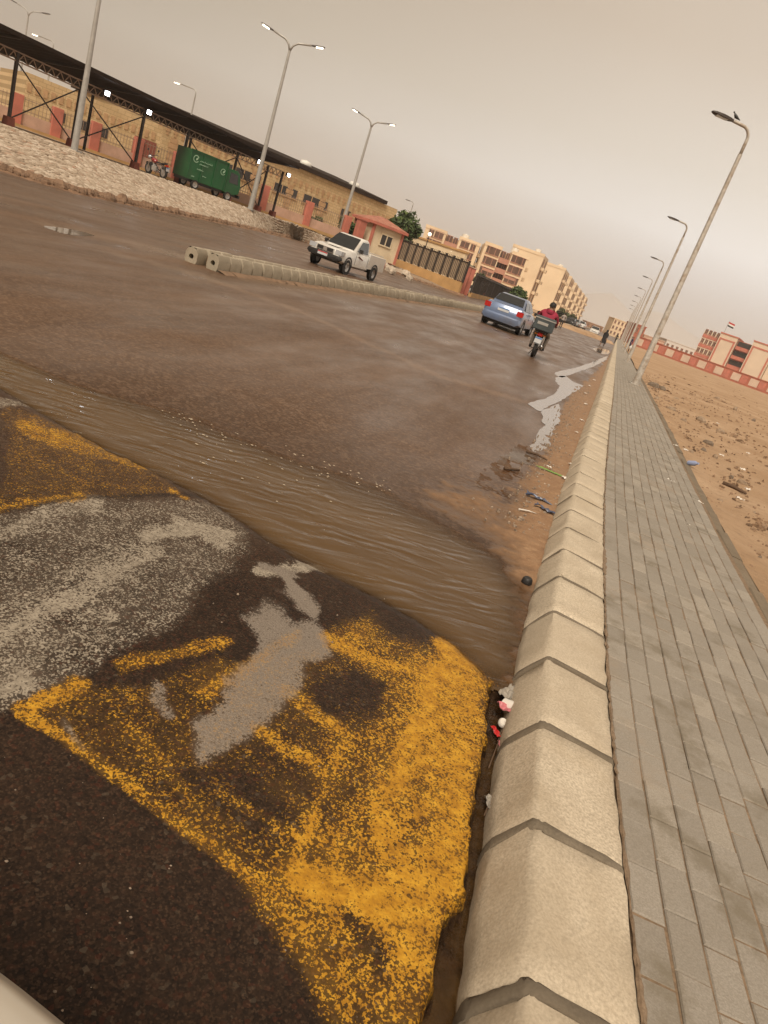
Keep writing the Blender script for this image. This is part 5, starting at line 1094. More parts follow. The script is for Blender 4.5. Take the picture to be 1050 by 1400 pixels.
# ---- motorbikes
def motorbike(label, loc, rz, box=True, sc=1.0, lean=0.):
    t = thing('motorbike', label, 'motorbike', loc, rz, None, sc); t.rotation_euler = (0, lean, rz)
    for y, nm in ((-.62, 'rear'), (.66, 'front')):
        e = wheel(t, (0, y, .30), .30, .10 if y < 0 else .085, 1)
    m = MB(); m.tube([(0, .50, .88), (0, .10, .62), (0, -.15, .40), (0, -.62, .30)], .03, 6); m.tube([(0, .48, .80), (0, .30, .38), (0, -.12, .30)], .025, 6); m.tube([(.06, -.1, .62), (.08, -.75, .74)], .018, 6); m.tube([(-.06, -.1, .62), (-.08, -.75, .74)], .018, 6); m.build('frame', M_BLACK, t)
    m = MB(); m.tube([(.075, .66, .30), (.075, .46, .95)], .024, 8); m.tube([(-.075, .66, .30), (-.075, .46, .95)], .024, 8); m.build('fork', M_CHROME, t)
    m = MB(); m.loft([[(r_ * math.cos(k * math.pi / 4), y, z + r_ * .8 * math.sin(k * math.pi / 4)) for k in range(8)] for y, z, r_ in ((-.02, .70, .05), (.05, .74, .12), (.22, .78, .15), (.36, .80, .12), (.43, .80, .04))]); m.build('fuel_tank', M_REDB, t, smooth=True)
    m = MB(); m.loft([[(-w, y, z), (-w * .9, y, z + .07), (w * .9, y, z + .07), (w, y, z)] for y, w, z in ((.02, .08, .70), (-.2, .13, .69), (-.55, .14, .72), (-.78, .10, .77))]); m.build('seat', M_BLACK, t, smooth=30)
    m = MB(); m.b2((-.11, -.05, .27), (.11, .30, .52)); m.tube([(0, .2, .5), (0, .26, .64)], .07, 8); m.build('engine', M_STEEL, t, bevel=.02)
    m = MB(); m.tube([(.10, .22, .36), (.14, -.05, .27), (.15, -.35, .30), (.16, -.85, .40)], [.022, .025, .045, .045], 8); m.build('exhaust', M_CHROME, t, smooth=True)
    m = MB(); m.tube([(-.34, .32, 1.02), (-.26, .40, 1.03), (0, .47, .98), (.26, .40, 1.03), (.34, .32, 1.02)], .016, 6); m.build('handlebar', M_BLACK, t)
    for sg in (1, -1):
        m = MB(); m.tube([(sg * .22, .42, 1.02), (sg * .33, .40, 1.22)], .008, 5); m.lathe([(.001, -.012), (.05, -.012), (.06, 0), (.05, .012), (.001, .012)], 'y', (sg * .34, .40, 1.26), 10); m.build('mirror', M_BLACK, t)
        m = MB(); m.tube([(0, -.1, .24), (sg * .22, -.1, .24)], .014, 6); m.build('footpeg', M_BLACK, t)
        m = MB(); m.tube([(sg * .05, -.62, .30), (sg * .10, -.40, .66)], .022, 6); m.build('shock', M_CHROME, t)
        m = MB(); m.tube([(sg * .08, -.86, .70), (sg * .17, -.86, .70)], .022, 6); m.build('indicator', M_ORANGE, t)
    m = MB(); m.loft([[(sg * .07, -.62 + math.cos(a_) * .35, .30 + math.sin(a_) * .35) for sg in (-1, 1)] for a_ in [R(60) + k * R(100) / 8 for k in range(9)]], cap=False, closed=False); m.build('rear_mudguard', M_BLACK, t)
    m = MB(); m.loft([[(sg * .06, .66 + math.cos(a_) * .34, .30 + math.sin(a_) * .34) for sg in (-1, 1)] for a_ in [R(40) + k * R(120) / 8 for k in range(9)]], cap=False, closed=False); m.build('front_mudguard', M_BLACK, t)
    m = MB(); m.b2((-.07, -.90, .66), (.07, -.82, .75)); m.build('tail_light', M_RED, t); m = MB(); m.b2((-.10, -.955, .45), (.10, -.935, .62)); pl = m.build('number_plate', M_PLATE, t); m = MB(); m.b2((-.098, -.962, .58), (.098, -.953, .615)); m.build('plate_band', M_PLATEB, pl); m = MB(); m.bar((0, -.94, .60), (0, -.84, .68), .03); m.build('plate_bracket', M_BLACK, t)
    m = MB(); m.lathe([(.001, .10), (.09, .08), (.10, 0), (.06, -.08), (.001, -.1)], 'y', (0, .60, .88), 12); m.build('headlight', M_LENS, t, smooth=True)
    m = MB(); m.tube([(-.02, -.05, .30), (-.16, -.08, .03)], .012, 5); m.build('kickstand', M_BLACK, t)
    if box:
        m = MB(); m.b2((-.30, -1.02, .82), (.30, -.50, 1.22)); bx = m.build('delivery_box', M_BOX, t, bevel=.03); m = MB(); m.b2((-.31, -1.03, 1.14), (.31, -.49, 1.17)); m.b2((-.2, -1.03, .98), (.12, -1.015, 1.06)); m.build('box_strap', M_STEEL, bx)
        m = MB(); m.b2((-.2, -.95, .775), (.2, -.5, .815)); m.build('carrier', M_BLACK, t)
    return t
M_REDB = plain('red_tank', (.25, .02, .018), .3, 0, .05, 2, coat=.5); M_ORANGE = plain('indicator_orange', (.6, .2, .02), .3); M_BOX = plain('box_fabric', (.055, .068, .072), .75, 0, .25, 5)
g = G(726.7, 488.2); brz = -math.atan(.16); off = rotz((0, .62, 0), brz); BL = (g.x + off.x, g.y + off.y, .004)
motorbike('motorbike with a dark delivery box ridden behind the blue car', BL, brz)
q = D(218, 240, 41.5); motorbike('dark motorbike parked beneath the shed beside the green truck', (q.x - .2, 41.5, ZT), R(62), False, 1.0, -.12)

# ------------------------------------------------------------------ people
M_SKIN = plain('skin', (.27, .155, .095), .6, 0, .06, 8); M_HAIR = plain('hair', (.014, .011, .009), .7, 0, .2, 30)
def person(label, loc, rz, joints, edges, mats, classify, hair=None, extra=None, sc=1.0, cat='person'):
    me = bpy.data.meshes.new('body'); names = list(joints); me.from_pydata([joints[n][:3] for n in names], [(names.index(a), names.index(b)) for a, b in edges], []); o = bpy.data.objects.new('tmp_body', me); COL.objects.link(o)
    sk = o.modifiers.new('skin', 'SKIN'); sk.use_smooth_shade = True; o.modifiers.new('sub', 'SUBSURF').levels = 2
    for i, n in enumerate(names):
        v = me.skin_vertices[0].data[i]; r_ = joints[n][3]; v.radius = (r_, r_ * (joints[n][4] if len(joints[n]) > 4 else 1)); v.use_root = (n == 'pelvis')
    dg = bpy.context.evaluated_depsgraph_get(); em = bpy.data.meshes.new_from_object(o.evaluated_get(dg)); bpy.data.objects.remove(o); em.name = 'body'
    em.materials.clear()
    for m_ in mats: em.materials.append(m_)
    for p in em.polygons: p.material_index = classify(p.center); p.use_smooth = True
    t = thing('person', label, cat, loc, rz, None, sc); link('body', em, None, t)
    if hair:
        m = MB(); c, r_ = hair; rows = []
        for i in range(7):
            th_ = i / 6 * R(105); rows.append([(c[0] + math.sin(th_) * math.cos(a_) * r_ * .95, c[1] + math.sin(th_) * math.sin(a_) * r_ - (.018 if math.sin(a_) < 0 else -.0) , c[2] + math.cos(th_) * r_ * 1.08 + (.03 if (math.sin(a_) > .4 and i > 3) else 0)) for a_ in [k * math.pi / 6 for k in range(12)]])
        m.loft(rows, cap=False); m.build('hair', M_HAIR, t, smooth=True)
    if extra: extra(t)
    return t
def hand_chains(J, E, wrist, side, palmdir, fdir, s=1.0):
    """palm and five fingers rooted at the wrist"""
    w = Vector(J[wrist][:3]); d = Vector(palmdir).normalized(); sd = Vector(fdir).normalized()
    J[wrist + '_palm'] = (*(w + d * .075), .036, .6); E.append((wrist, wrist + '_palm'))
    for k, (o_, ln) in enumerate(((-.030, .065), (-.010, .078), (.010, .074), (.030, .058))):
        a = w + d * .10 + sd * o_; b = a + d * ln * .55 + Vector((0, 0, -.012)); c = b + d * ln * .35 + Vector((0, 0, -.03)); p = wrist + '_palm'
        for q, v in enumerate((a, b, c)): nm = f'{wrist}_f{k}{q}'; J[nm] = (*v, .0095 - q * .001); E.append((p, nm)); p = nm
    a = w + d * .05 + sd * -.045; b = a + d * .05 + sd * -.012 + Vector((0, 0, -.01)); J[wrist + '_t0'] = (*a, .012); J[wrist + '_t1'] = (*b, .010); E += [(wrist + '_palm', wrist + '_t0'), (wrist + '_t0', wrist + '_t1')]
BASE_E = [('pelvis', 'waist'), ('waist', 'chest'), ('chest', 'neck'), ('neck', 'head'), ('head', 'crown')] + [e for s_ in 'lr' for e in (('chest', 'sh' + s_), ('sh' + s_, 'el' + s_), ('el' + s_, 'wr' + s_), ('pelvis', 'hip' + s_), ('hip' + s_, 'kn' + s_), ('kn' + s_, 'an' + s_), ('an' + s_, 'toe' + s_))]
M_HOOD = plain('maroon_hoodie', (.27, .018, .045), .85, 0, .15, 12); M_TROU = plain('grey_trousers', (.20, .17, .14), .9, 0, .2, 10); M_SHOE = plain('dark_shoe', (.02, .018, .017), .7)
J = {'pelvis': (0, -.28, .88, .145), 'waist': (0, -.25, 1.03, .135, .8), 'chest': (0, -.16, 1.27, .165, .75), 'neck': (0, -.10, 1.43, .062), 'head': (0, -.06, 1.54, .092), 'crown': (0, -.05, 1.64, .08)}
for s_, k in (('l', -1), ('r', 1)): J.update({'sh' + s_: (k * .20, -.14, 1.36, .078), 'el' + s_: (k * .31, .04, 1.16, .056), 'wr' + s_: (k * .30, .27, 1.06, .038), 'hip' + s_: (k * .11, -.24, .84, .105), 'kn' + s_: (k * .21, .14, .66, .074), 'an' + s_: (k * .20, -.06, .31, .048), 'toe' + s_: (k * .21, .10, .265, .036)})
E_ = list(BASE_E)
for s_, k in (('l', -1), ('r', 1)): hand_chains(J, E_, 'wr' + s_, k, (0, 1, -.25), (-k, 0, 0))
def rider_extra(t):
    m = MB(); m.loft([[(math.cos(a_) * .13, -.16 + math.sin(a_) * .10 * f_, z + .03 * math.sin(a_)) for a_ in [k * math.pi / 5 for k in range(10)]] for z, f_ in ((1.37, 1.1), (1.42, 1.25), (1.46, 1.0))], cap=False); m.build('hood', M_HOOD, t, smooth=True)
    for k in (1, -1): m = MB(); m.loft([[(k * .205 + math.cos(a_) * .045, y, .255 + max(0, math.sin(a_)) * h_) for a_ in [q * math.pi / 4 for q in range(8)]] for y, h_ in ((-.12, .05), (-.05, .09), (.05, .06), (.15, .04))]); m.build('shoe', M_SHOE, t, smooth=True)
person('rider in a maroon hoodie and grey trousers sitting on the motorbike', BL, brz, J, E_, [M_SKIN, M_HOOD, M_TROU, M_SHOE], lambda c: 0 if (c.z > 1.455 or (c.y > .29 and c.z > .9)) else (1 if c.z > .90 and not (c.y > -.1 and c.z < .95 and abs(c.x) < .12) else (2 if c.z > .33 else 3)), hair=((0, -.06, 1.575), .108), extra=rider_extra)
def walker(label, px, py, h, rz, top, bottom, swing=.22, z0=0., robe=False, bag=None, Y=None):
    g = G(px, py, z0) if Y is None else D(px, py, Y); k = h / 1.72
    J = {'pelvis': (0, 0, .93, .14), 'waist': (0, 0, 1.08, .125, .8), 'chest': (0, .01, 1.30, .16, .72), 'neck': (0, .02, 1.46, .058), 'head': (0, .03, 1.57, .088), 'crown': (0, .03, 1.66, .078)}
    for s_, q in (('l', -1), ('r', 1)):
        f = swing * q
        J.update({'sh' + s_: (q * .20, 0, 1.39, .072), 'el' + s_: (q * .27, -.35 * f, 1.12, .052), 'wr' + s_: (q * .27, .05 - .9 * f, .88, .036), 'hip' + s_: (q * .10, 0, .88, .10), 'kn' + s_: (q * .11, .06 + f * .6, .50, .07), 'an' + s_: (q * .11, f * 1.3 - .03, .08 + (.04 if f < 0 else 0), .045), 'toe' + s_: (q * .11, f * 1.3 + .15, .045, .035)})
    E = list(BASE_E)
    for s_, q in (('l', -1), ('r', 1)): hand_chains(J, E, 'wr' + s_, q, (0, .1, -1), (0, 1, 0))
    def ex(t):
        if robe: m = MB(); m.loft([[(math.cos(a_) * rx, math.sin(a_) * ry, z) for a_ in [k_ * math.pi / 6 for k_ in range(12)]] for z, rx, ry in ((.35, .30, .30), (.8, .25, .22), (1.1, .20, .17), (1.42, .17, .12), (1.48, .08, .08))], cap=False); m.build('robe', top, t, smooth=True); m = MB(); m.loft([[(math.cos(a_) * r_, .02 + math.sin(a_) * r_ * 1.1, z) for a_ in [k_ * math.pi / 5 for k_ in range(10)]] for z, r_ in ((1.40, .14), (1.52, .115), (1.64, .115), (1.72, .07), (1.745, .01))], cap=False); m.build('head_scarf', top, t, smooth=True)
        if bag: m = MB(); m.loft([[(.30 + math.cos(a_) * rx, -.1 + math.sin(a_) * rx * .6, z) for a_ in [k_ * math.pi / 5 for k_ in range(10)]] for z, rx in ((.36, .06), (.42, .17), (.62, .16), (.76, .05), (.85, .02))]); m.build('bag', bag, t, smooth=True)
    return person(label, (g.x, g.y, g.z if Y else z0 + .004), rz, J, E, [M_SKIN, top, bottom, M_SHOE], lambda c: 0 if (c.z > 1.47 or c.z < .86 and abs(c.x) > .22) else (1 if c.z > .93 else (2 if c.z > .1 else 3)), hair=None if robe else ((0, .03, 1.60), .10), extra=ex, sc=k)
M_BLACKC = plain('black_cloth', (.018, .016, .017), .9, 0, .2, 6); M_NAVY = plain('navy_cloth', (.028, .026, .07), .9, 0, .2, 6); M_DTR = plain('dark_trousers', (.035, .03, .03), .9); M_BAGW = plain('white_bag', (.62, .60, .58), .6)
walker('person in a long black robe walking on the wet road edge', 822, 473.5, 1.50, R(150), M_BLACKC, M_SKIN, robe=True)
walker('small figure in black standing on the sand by the kerb end', 840, 469, 1.5, R(20), M_BLACKC, M_DTR, swing=.10)
walker('person in dark blue with a white bag on the pavement', 856, 480.5, 1.6, R(-30), M_NAVY, M_NAVY, bag=M_BAGW, z0=.14)
walker('person in a pale top standing beyond the motorbike by the traffic island', 765, 449, 1.70, R(10), plain('pale_top', (.35, .30, .27), .9), M_DTR, swing=.05)

# ------------------------------------------------------------------ right: panelled wall, school, far buildings
WA, WB = D(866, 470, 205), D(1075, 541, 178); wv = WB - WA; wl = math.hypot(wv.x, wv.y); zb = .1
rw = thing('panelled_wall', 'long red brown boundary wall with cream panels across the sand', 'wall', (WA.x, WA.y, zb), math.atan2(wv.y, wv.x)); wh = 2.55
M_WRED = plain('wall_red', (.40, .125, .075), .85, 0, .12, .8); M_WCR = plain('wall_cream', (.60, .46, .36), .85, 0, .1, .8); M_SCH = plain('school_cream', (.64, .52, .40), .85, 0, .07, .3)
m = MB(); m.b2((0, 0, -.6), (wl, .35, wh)); m.build('wall', M_WRED, rw); m = MB(); m.b2((-.1, -.1, wh + .002), (wl, .45, wh + .18)); m.build('coping', M_WRED, rw)
n = int(wl / 4.6)
for k in range(n): m = MB(); m.b2((k * 4.6 + .35 + (2.3 if False else 0), -.06, .45), (k * 4.6 + 2.5, -.002, wh - .35)); m.build('cream_panel', M_WCR, rw); m = MB(); m.b2((k * 4.6 + 2.75, -.04, .35), (k * 4.6 + 4.3, -.002, wh - .3)); m.build('red_panel', M_REDP, rw)
sc0, sc1 = D(948, 485, 236), D(1060, 515, 225); sv = sc1 - sc0; sl_ = math.hypot(sv.x, sv.y); sh_ = D(985, 455, 233).z - .2
sch = thing('school_building', 'cream and red school building with open stair bays behind the wall', 'building', (sc0.x, sc0.y, .2), math.atan2(sv.y, sv.x))
w1 = sl_
m = MB(); m.b2((0, .0, 0), (w1 * .20, 14, sh_ * .96)); m.build('classroom_wing', M_SCH, sch)
for k in range(4):
    m = MB(); m.b2((-.02, -.08, k * sh_ / 4 + .2), (w1 * .20, -.004, k * sh_ / 4 + 1.15)); m.build('red_band', M_REDP, sch)
    for q in range(4): win(sch, .8, 1.2, (w1 * (.025 + q * .05), -.01, k * sh_ / 4 + 2.1), 0)
for a_, b_, zz in ((.205, .42, 1.0), (.60, .86, 1.06)):
    m = MB(); m.b2((w1 * a_, -2.0, 0), (w1 * b_, 12, sh_ * zz)); m.build('tower', M_SCH, sch); m = MB()
    for x in (w1 * a_ + .5, w1 * b_ - .5): m.b2((x - .25, -2.07, 1.5), (x + .25, -2.003, sh_ * zz - 1.2))
    m.b2((w1 * a_ + .5, -2.075, sh_ * zz - 1.7), (w1 * b_ - .5, -2.004, sh_ * zz - 1.25)); m.build('red_trim', M_REDP, sch); m = MB(); m.b2((w1 * a_ - .15, -2.15, sh_ * zz + .002), (w1 * b_ + .15, 12.1, sh_ * zz + .35)); m.build('parapet', M_REDP, sch)
m = MB(); m.b2((w1 * .425, .5, 0), (w1 * .595, 11, sh_ * .97)); m.build('stair_core', M_WRED, sch)
for k in range(4): m = MB(); m.b2((w1 * .43, .40, k * sh_ / 4.1 + 1.2), (w1 * .59, .49, k * sh_ / 4.1 + 2.6)); m.build('stair_opening', M_WIN, sch); m = MB(); m.b2((w1 * .428, -.6, k * sh_ / 4.1 + .1), (w1 * .592, .48, k * sh_ / 4.1 + 1.1)); m.build('stair_parapet', M_REDP, sch)
m = MB(); m.b2((w1 * .865, 1, 0), (w1 * 1.0, 12, sh_ * .9)); m.build('end_wing', M_SCH, sch)
fp = D(994, 446, 232); fl = thing('flagpole', 'flag in red white and black above the school roof', 'flag', (fp.x, 232.0, sh_ * .9), 0)
m = MB(); hp = fp.z - sh_ * .9 + 1.5; m.tube([(0, 0, -1.5), (0, 0, hp)], .06, 6); m.build('pole', M_STEEL, fl)
for k, c_ in enumerate(((.45, .02, .02), (.75, .73, .70), (.02, .02, .02))):
    m = MB(); rings = [[(x, .12 * math.sin(x * 3), hp - .1 - k * .45 - .45 * q - x * .12) for q in (0, 1)] for x in (0.06, .5, 1.0, 1.5, 2.0)]; m.loft(rings, cap=False, closed=False); m.build('flag_stripe', plain('flag_%d' % k, c_, .8), fl)
def simple_block(label, pa, pb, Y, ptop, mat, z0=.2, depth=12, wins=4, storeys=2, name='distant_building'):
    a_, b_ = D(*pa, Y), D(*pb, Y); w_ = b_.x - a_.x; h_ = D((pa[0] + pb[0]) / 2, ptop, Y).z - z0; t = thing(name, label, 'building', (a_.x, Y, z0), 0, 'distant buildings'); m = MB(); m.b2((0, 0, -.5), (w_, depth, h_)); m.build('wall', mat, t)
    m = MB(); m.b2((-.15, -.15, h_ + .002), (w_ + .15, depth, h_ + .3)); m.build('parapet', mat, t)
    for k in range(storeys):
        for q in range(wins): win(t, w_ / wins * .45, h_ / storeys * .45, ((q + .5) * w_ / wins, -.01, (k + .55) * h_ / storeys), 0)
    return t
simple_block('red gatehouse with white sign standing at the wall end by the lamp row', (858, 470), (872, 474), 212, 442, M_WRED, wins=2)
simple_block('cream far building with dark window strips at the road end', (832, 455), (851, 462), 300, 436, M_APT, wins=4, storeys=3)
simple_block('low white far building behind the panelled wall', (905, 480), (950, 496), 300, 470, plain('far_white', (.62, .58, .54), .9), wins=7, storeys=1)
simple_block('low pinkish far building behind the panelled wall', (876, 470), (903, 480), 290, 461, M_PINK, wins=5, storeys=1)
simple_block('tan far building beyond the school', (1025, 512), (1075, 525), 320, 510, M_APT2, wins=5, storeys=1)
simple_block('low brown far building across the road end', (800, 446), (822, 455), 330, 443, M_APT2, wins=4, storeys=1)
# traffic island of sand and kerb across the road end
isl = G(775, 449); m = MB(); m.loft([[(-7, 0, .0), (-6, 3, .0), (9, 30, 0), (7, 2, 0), (2, -3, 0)], [(-6.5, .3, .35), (-5.5, 2.7, .35), (8.5, 29, .35), (6.5, 2.3, .35), (2, -2.5, .35)]]); tag(m.build('traffic_island', M_SAND, None, (isl.x, isl.y, .0)), 'raised sandy island across the far road', None, kind='structure')
# ------------------------------------------------------------------ mountains
t = NT('hazed_rock'); t.base(t.ramp(t.noise(.004, 6, .6), [(.3, (.42, .385, .375)), (.7, (.48, .45, .43))])); t.rough(.95); M_MTN = t.m  # rock paled: part of the distance haze is put into its colour
def ridge(label, pts, Y, depth):
    n = 90; xs_ = np.linspace(pts[0][0], pts[-1][0], n); hs = np.interp(xs_, [p[0] for p in pts], [p[1] for p in pts]); rows = []
    for j, f in enumerate((0, .35, .7, 1.0, .75, .2)):
        yy = Y + depth * (j / 5 - .6); nz = fnoise(xs_ / 160., np.full(n, j * .7), 1, 3, 4) - .5
        rows.append([(x, yy + 120 * nn, max(-1, h_ * f + 26 * nn * f)) for x, h_, nn in zip(xs_, hs, nz)])
    m = MB(); m.loft(rows, cap=False, closed=False); tag(m.build('mountain', M_MTN, smooth=True), label, None, kind='structure')
def mt(px, py, Y): p = D(px, py, Y); return (p.x, p.z)
ridge('hazy mountain ridge behind the apartment row', [(mt(700, 392, 2600)[0], 5), (mt(770, 405, 2600)), (mt(800, 403, 2600)), (mt(838, 402, 2600)), (mt(860, 425, 2600)), (mt(890, 455, 2600)), (mt(930, 480, 2600)[0], 5)], 2600, 900)
ridge('hazy mountain ridge behind the school', [(mt(850, 455, 3000)[0], 5), (mt(885, 425, 3000)), (mt(905, 427, 3000)), (mt(945, 455, 3000)), (mt(1000, 490, 3000)), (mt(1100, 520, 3000)), (mt(1200, 560, 3000)[0], 5)], 3000, 900)
ridge('hazy hills behind the shed', [(mt(-260, 40, 2400)[0], 5), (mt(-120, 70, 2400)), (mt(0, 112, 2400)), (mt(20, 118, 2400)), (mt(60, 160, 2400)[0], 10), (mt(100, 190, 2400)[0], 2)], 2400, 800)

# ------------------------------------------------------------------ litter and loose stones
M_PAPER = plain('paper', (.68, .64, .58), .8, 0, .1, 30); M_PINKP = plain('pink_wrapper', (.50, .16, .18), .5, 0, .2, 60); M_REDW = plain('red_wrapper', (.50, .03, .03), .4); M_CLEAR = plain('dull_plastic', (.30, .27, .23), .25, 0, .3, 40); M_BLUEP = plain('blue_grey_plastic', (.065, .08, .13), .35, 0, .3, 30); M_TWIG = plain('twig', (.10, .06, .035), .9, 0, .3, 30); M_LEAFG = plain('green_leaf', (.16, .26, .05), .6)
def crumple(name, label, px, py, sx, sy, mat, cat, z=.0, hgt=.03, rz=0, group=None, seed=0):
    g = G(px, py, z); r = random.Random(seed); n = 8; V = []; F = []
    for i in range(n):
        for j in range(n):
            u, v = i / (n - 1) - .5, j / (n - 1) - .5; q = mnoise.noise(Vector((u * 4 + seed * 3.1, v * 4, seed))); q2 = mnoise.noise(Vector((u * 9, v * 9 + seed, 4)))
            V.append((u * sx * (1 + .25 * q2), v * sy * (1 + .25 * q), hgt * (.5 + q * .9 + q2 * .4) + .004 if True else 0))
    F = [(i * n + j, i * n + j + 1, (i + 1) * n + j + 1, (i + 1) * n + j) for i in range(n - 1) for j in range(n - 1)]
    me = bpy.data.meshes.new(name); me.from_pydata([(a, b, max(c, .001)) for a, b, c in V], [], F); o = link(name, me, mat, None, g, (0, 0, rz)); so_ = o.modifiers.new('thick', 'SOLIDIFY'); so_.thickness = .0015; return tag(o, label, cat, group)
def twig(label, pts, r_, z=.02, mat=None, group=None, cat='twig', name='twig'):
    P = [G(px, py, z) for px, py in pts]; o0 = P[0].copy(); m = MB(); m.tube([p - o0 + Vector((0, 0, .004 * (k % 2))) for k, p in enumerate(P)], [r_] + [r_ * .9] * (len(P) - 2) + [r_ * .5], 6); return tag(m.build(name, mat or M_TWIG, None, o0, smooth=True), label, cat, group)
def lathe_thing(name, label, cat, px, py, z, prof, mat, rot=(0, 0, 0)): m = MB(); m.lathe(prof, 'z', (0, 0, 0), 14); return tag(m.build(name, mat, None, G(px, py, z), rot, smooth=50), label, cat)
lathe_thing('plastic_cup', 'crushed clear white cup lying in the gutter mouth by the kerb', 'cup', 688, 962, .012, [(.001, 0), (.024, 0), (.034, .075), (.037, .078), (.034, .081), (.021, .004), (.001, .004)], M_PAPER, (R(80), .3, .9))
crumple('snack_wrapper', 'pink snack wrapper wedged against the kerb foot', 695, 972, .085, .05, M_PINKP, 'wrapper', .015, .02, .4, seed=1)
crumple('clear_wrapper', 'clear crumpled plastic film above the pink wrapper', 697, 950, .11, .06, M_CLEAR, 'litter', .012, .02, 1.0, seed=8)
lathe_thing('white_lid', 'round white lid lying in the gutter below the pink wrapper', 'lid', 686, 990, -.01, [(.001, 0), (.018, 0), (.019, .004), (.019, .014), (.016, .018), (.001, .018)], M_PAPER, (.3, .2, 0))
crumple('red_wrapper', 'small bright red wrapper in the gutter', 677, 1003, .02, .055, M_REDW, 'wrapper', -.02, .012, .5, seed=2)
crumple('plastic_scrap', 'dark clear plastic scrap caught at the broken asphalt edge', 672, 1103, .05, .06, M_CLEAR, 'litter', -.02, .025, .2, seed=3)
crumple('card_scrap', 'brown card scrap in the gutter beside the cap', 690, 1010, .035, .045, M_TWIG, 'litter', -.02, .015, 1.2, seed=4)
crumple('paper_scrap', 'small reddish paper scrap in the wet gutter', 684, 1020, .025, .03, M_PINKP, 'litter', -.03, .012, .2, seed=14)
lathe_thing('drain_cap', 'black round plastic cap on the wet sand by the kerb', 'cap', 720, 796, .016, [(.001, .028), (.022, .030), (.030, .020), (.032, 0), (.001, 0)], M_BLACK, (.1, -.1, 0))
crumple('plastic_rag', 'dark blue plastic strip on the sand, further from the water', 735, 683, .22, .05, M_BLUEP, 'litter', .026, .03, -.5, seed=5)
crumple('plastic_rag', 'dark blue plastic strip on the sand, closer to the kerb', 744, 698, .18, .05, M_BLUEP, 'litter', .03, .03, -.6, seed=6)
twig('brown stick lying across the puddle edge', [(720, 617), (735, 622), (748, 629)], .016, .03); twig('short dark stick in the silty film', [(690, 640), (710, 643)], .018, .02); twig('bent pale twig on the sand near the blue strips', [(709, 696), (722, 699), (733, 702)], .006, .03, M_PAPER)
twig('thin twig floating near the kerb foot', [(668, 1050), (680, 1018), (684, 1000)], .0025, -.02); twig('thin twig bent across the gutter', [(662, 1115), (676, 1080), (690, 1040)], .002, -.01); twig('short pale splinter beside the kerb in the gutter', [(683, 1075), (684, 1062)], .004, -.01, M_PAPER)
m = MB(); g0 = G(733, 637, .03)
for k in range(5): m.poly([(k * .05, 0, 0), (k * .05 + .05, .03, .012), (k * .05 + .11, .035, .004), (k * .05 + .05, -.02, .004)])
m.tube([(0, 0, .004), (.36, .01, .006)], .004, 5); tag(m.build('leaf_sprig', M_LEAFG, None, g0, (0, 0, -.3)), 'green leafy sprig on the sand strip', 'sprig')
for k, (px, py, s_) in enumerate(((772, 655, .07), (790, 620, .06), (788, 592, .05), (795, 575, .07), (801, 553, .09), (800, 538, .09), (750, 640, .05), (812, 520, .10), (806, 528, .08), (780, 636, .05))): crumple('paper_litter', 'scrap of pale paper on the sand strip along the kerb', px, py, s_, s_ * .6, M_PAPER, 'litter', .035, .02, k, 'paper scraps on the sand strip', 30 + k)
# loose things on the sand lot
M_ROCK = plain('loose_rock', (.30, .22, .15), .9, 0, .25, 20, .01); M_ROCKD = plain('dark_rock', (.19, .145, .105), .9, 0, .25, 20, .01)
def rock(label, px, py, s_, mat, k, z=.10, name='rock', grp='rocks on the sand lot'):
    r = random.Random(100 + k); g = G(px, py, z); V, F = stone_geo(s_, s_ * r.uniform(.5, .8), s_ * r.uniform(.5, .8), r); me = bpy.data.meshes.new(name); me.from_pydata(V, [], F); o = link(name, me, mat, None, g - Vector((0, 0, .02)), (r.uniform(-.3, .3), r.uniform(-.3, .3), r.uniform(0, 6))); return tag(o, label, 'rock', grp)
for k, (px, py, s_) in enumerate(((968, 606, .13), (958, 575, .2), (985, 590, .12), (962, 615, .08), (978, 624, .07), (946, 617, .06), (1000, 652, .06), (1015, 660, .09), (1010, 730, .035), (1000, 712, .03), (935, 575, .1), (918, 560, .15), (1030, 575, .14), (1005, 560, .18), (898, 545, .14), (905, 532, .2), (980, 545, .18), (925, 545, .12), (893, 528, .3), (985, 683, .05), (1032, 700, .04), (1040, 760, .03))):
    rock('loose pale rock lying on the sandy lot' if k % 3 else 'loose dark rock lying on the sandy lot', px, py, s_, M_ROCK if k % 3 else M_ROCKD, k, grp='pale rocks on the sand lot' if k % 3 else 'dark rocks on the sand lot')
twig('flat brown board half buried in the sandy lot', [(988, 660), (1005, 667), (1020, 675)], .03, .11, name='board', cat='board')
lathe_thing('bottle', 'small pale blue bottle lying at the pavement edging', 'bottle', 941, 633, .16, [(.001, 0), (.034, 0), (.036, .01), (.036, .11), (.015, .14), (.015, .165), (.001, .165)], plain('pale_blue_plastic', (.30, .36, .55), .35), (R(70), 0, .6))
for k in range(12): px, py = random.uniform(905, 1045), random.uniform(560, 720); crumple('paper_litter', 'scrap of pale paper lying on the sandy lot', px, max(py, 540 + (px - 900) * .35), .09, .06, M_PAPER, 'litter', .11, .03, k, 'paper scraps on the sandy lot', 60 + k)
m = MB(); r = random.Random(3)
for k in range(1100):
    s_ = s_of_y(2) + 40 * r.random() ** 1.6; x, y, a_ = path(s_, PAVE_W + .12 + abs(r.gauss(0, 3.5) if r.random() < .6 else r.gauss(0, .3))); sz = abs(r.gauss(0, .009)) + .004 + .0005 * s_; V, F = stone_geo(sz, sz * .8, sz * .8, r); n = m.addv([(float(x) + v[0], float(y) + v[1], .085 + max(v[2], -.02)) for v in V])
    for f in F: m.face([n + i for i in f])
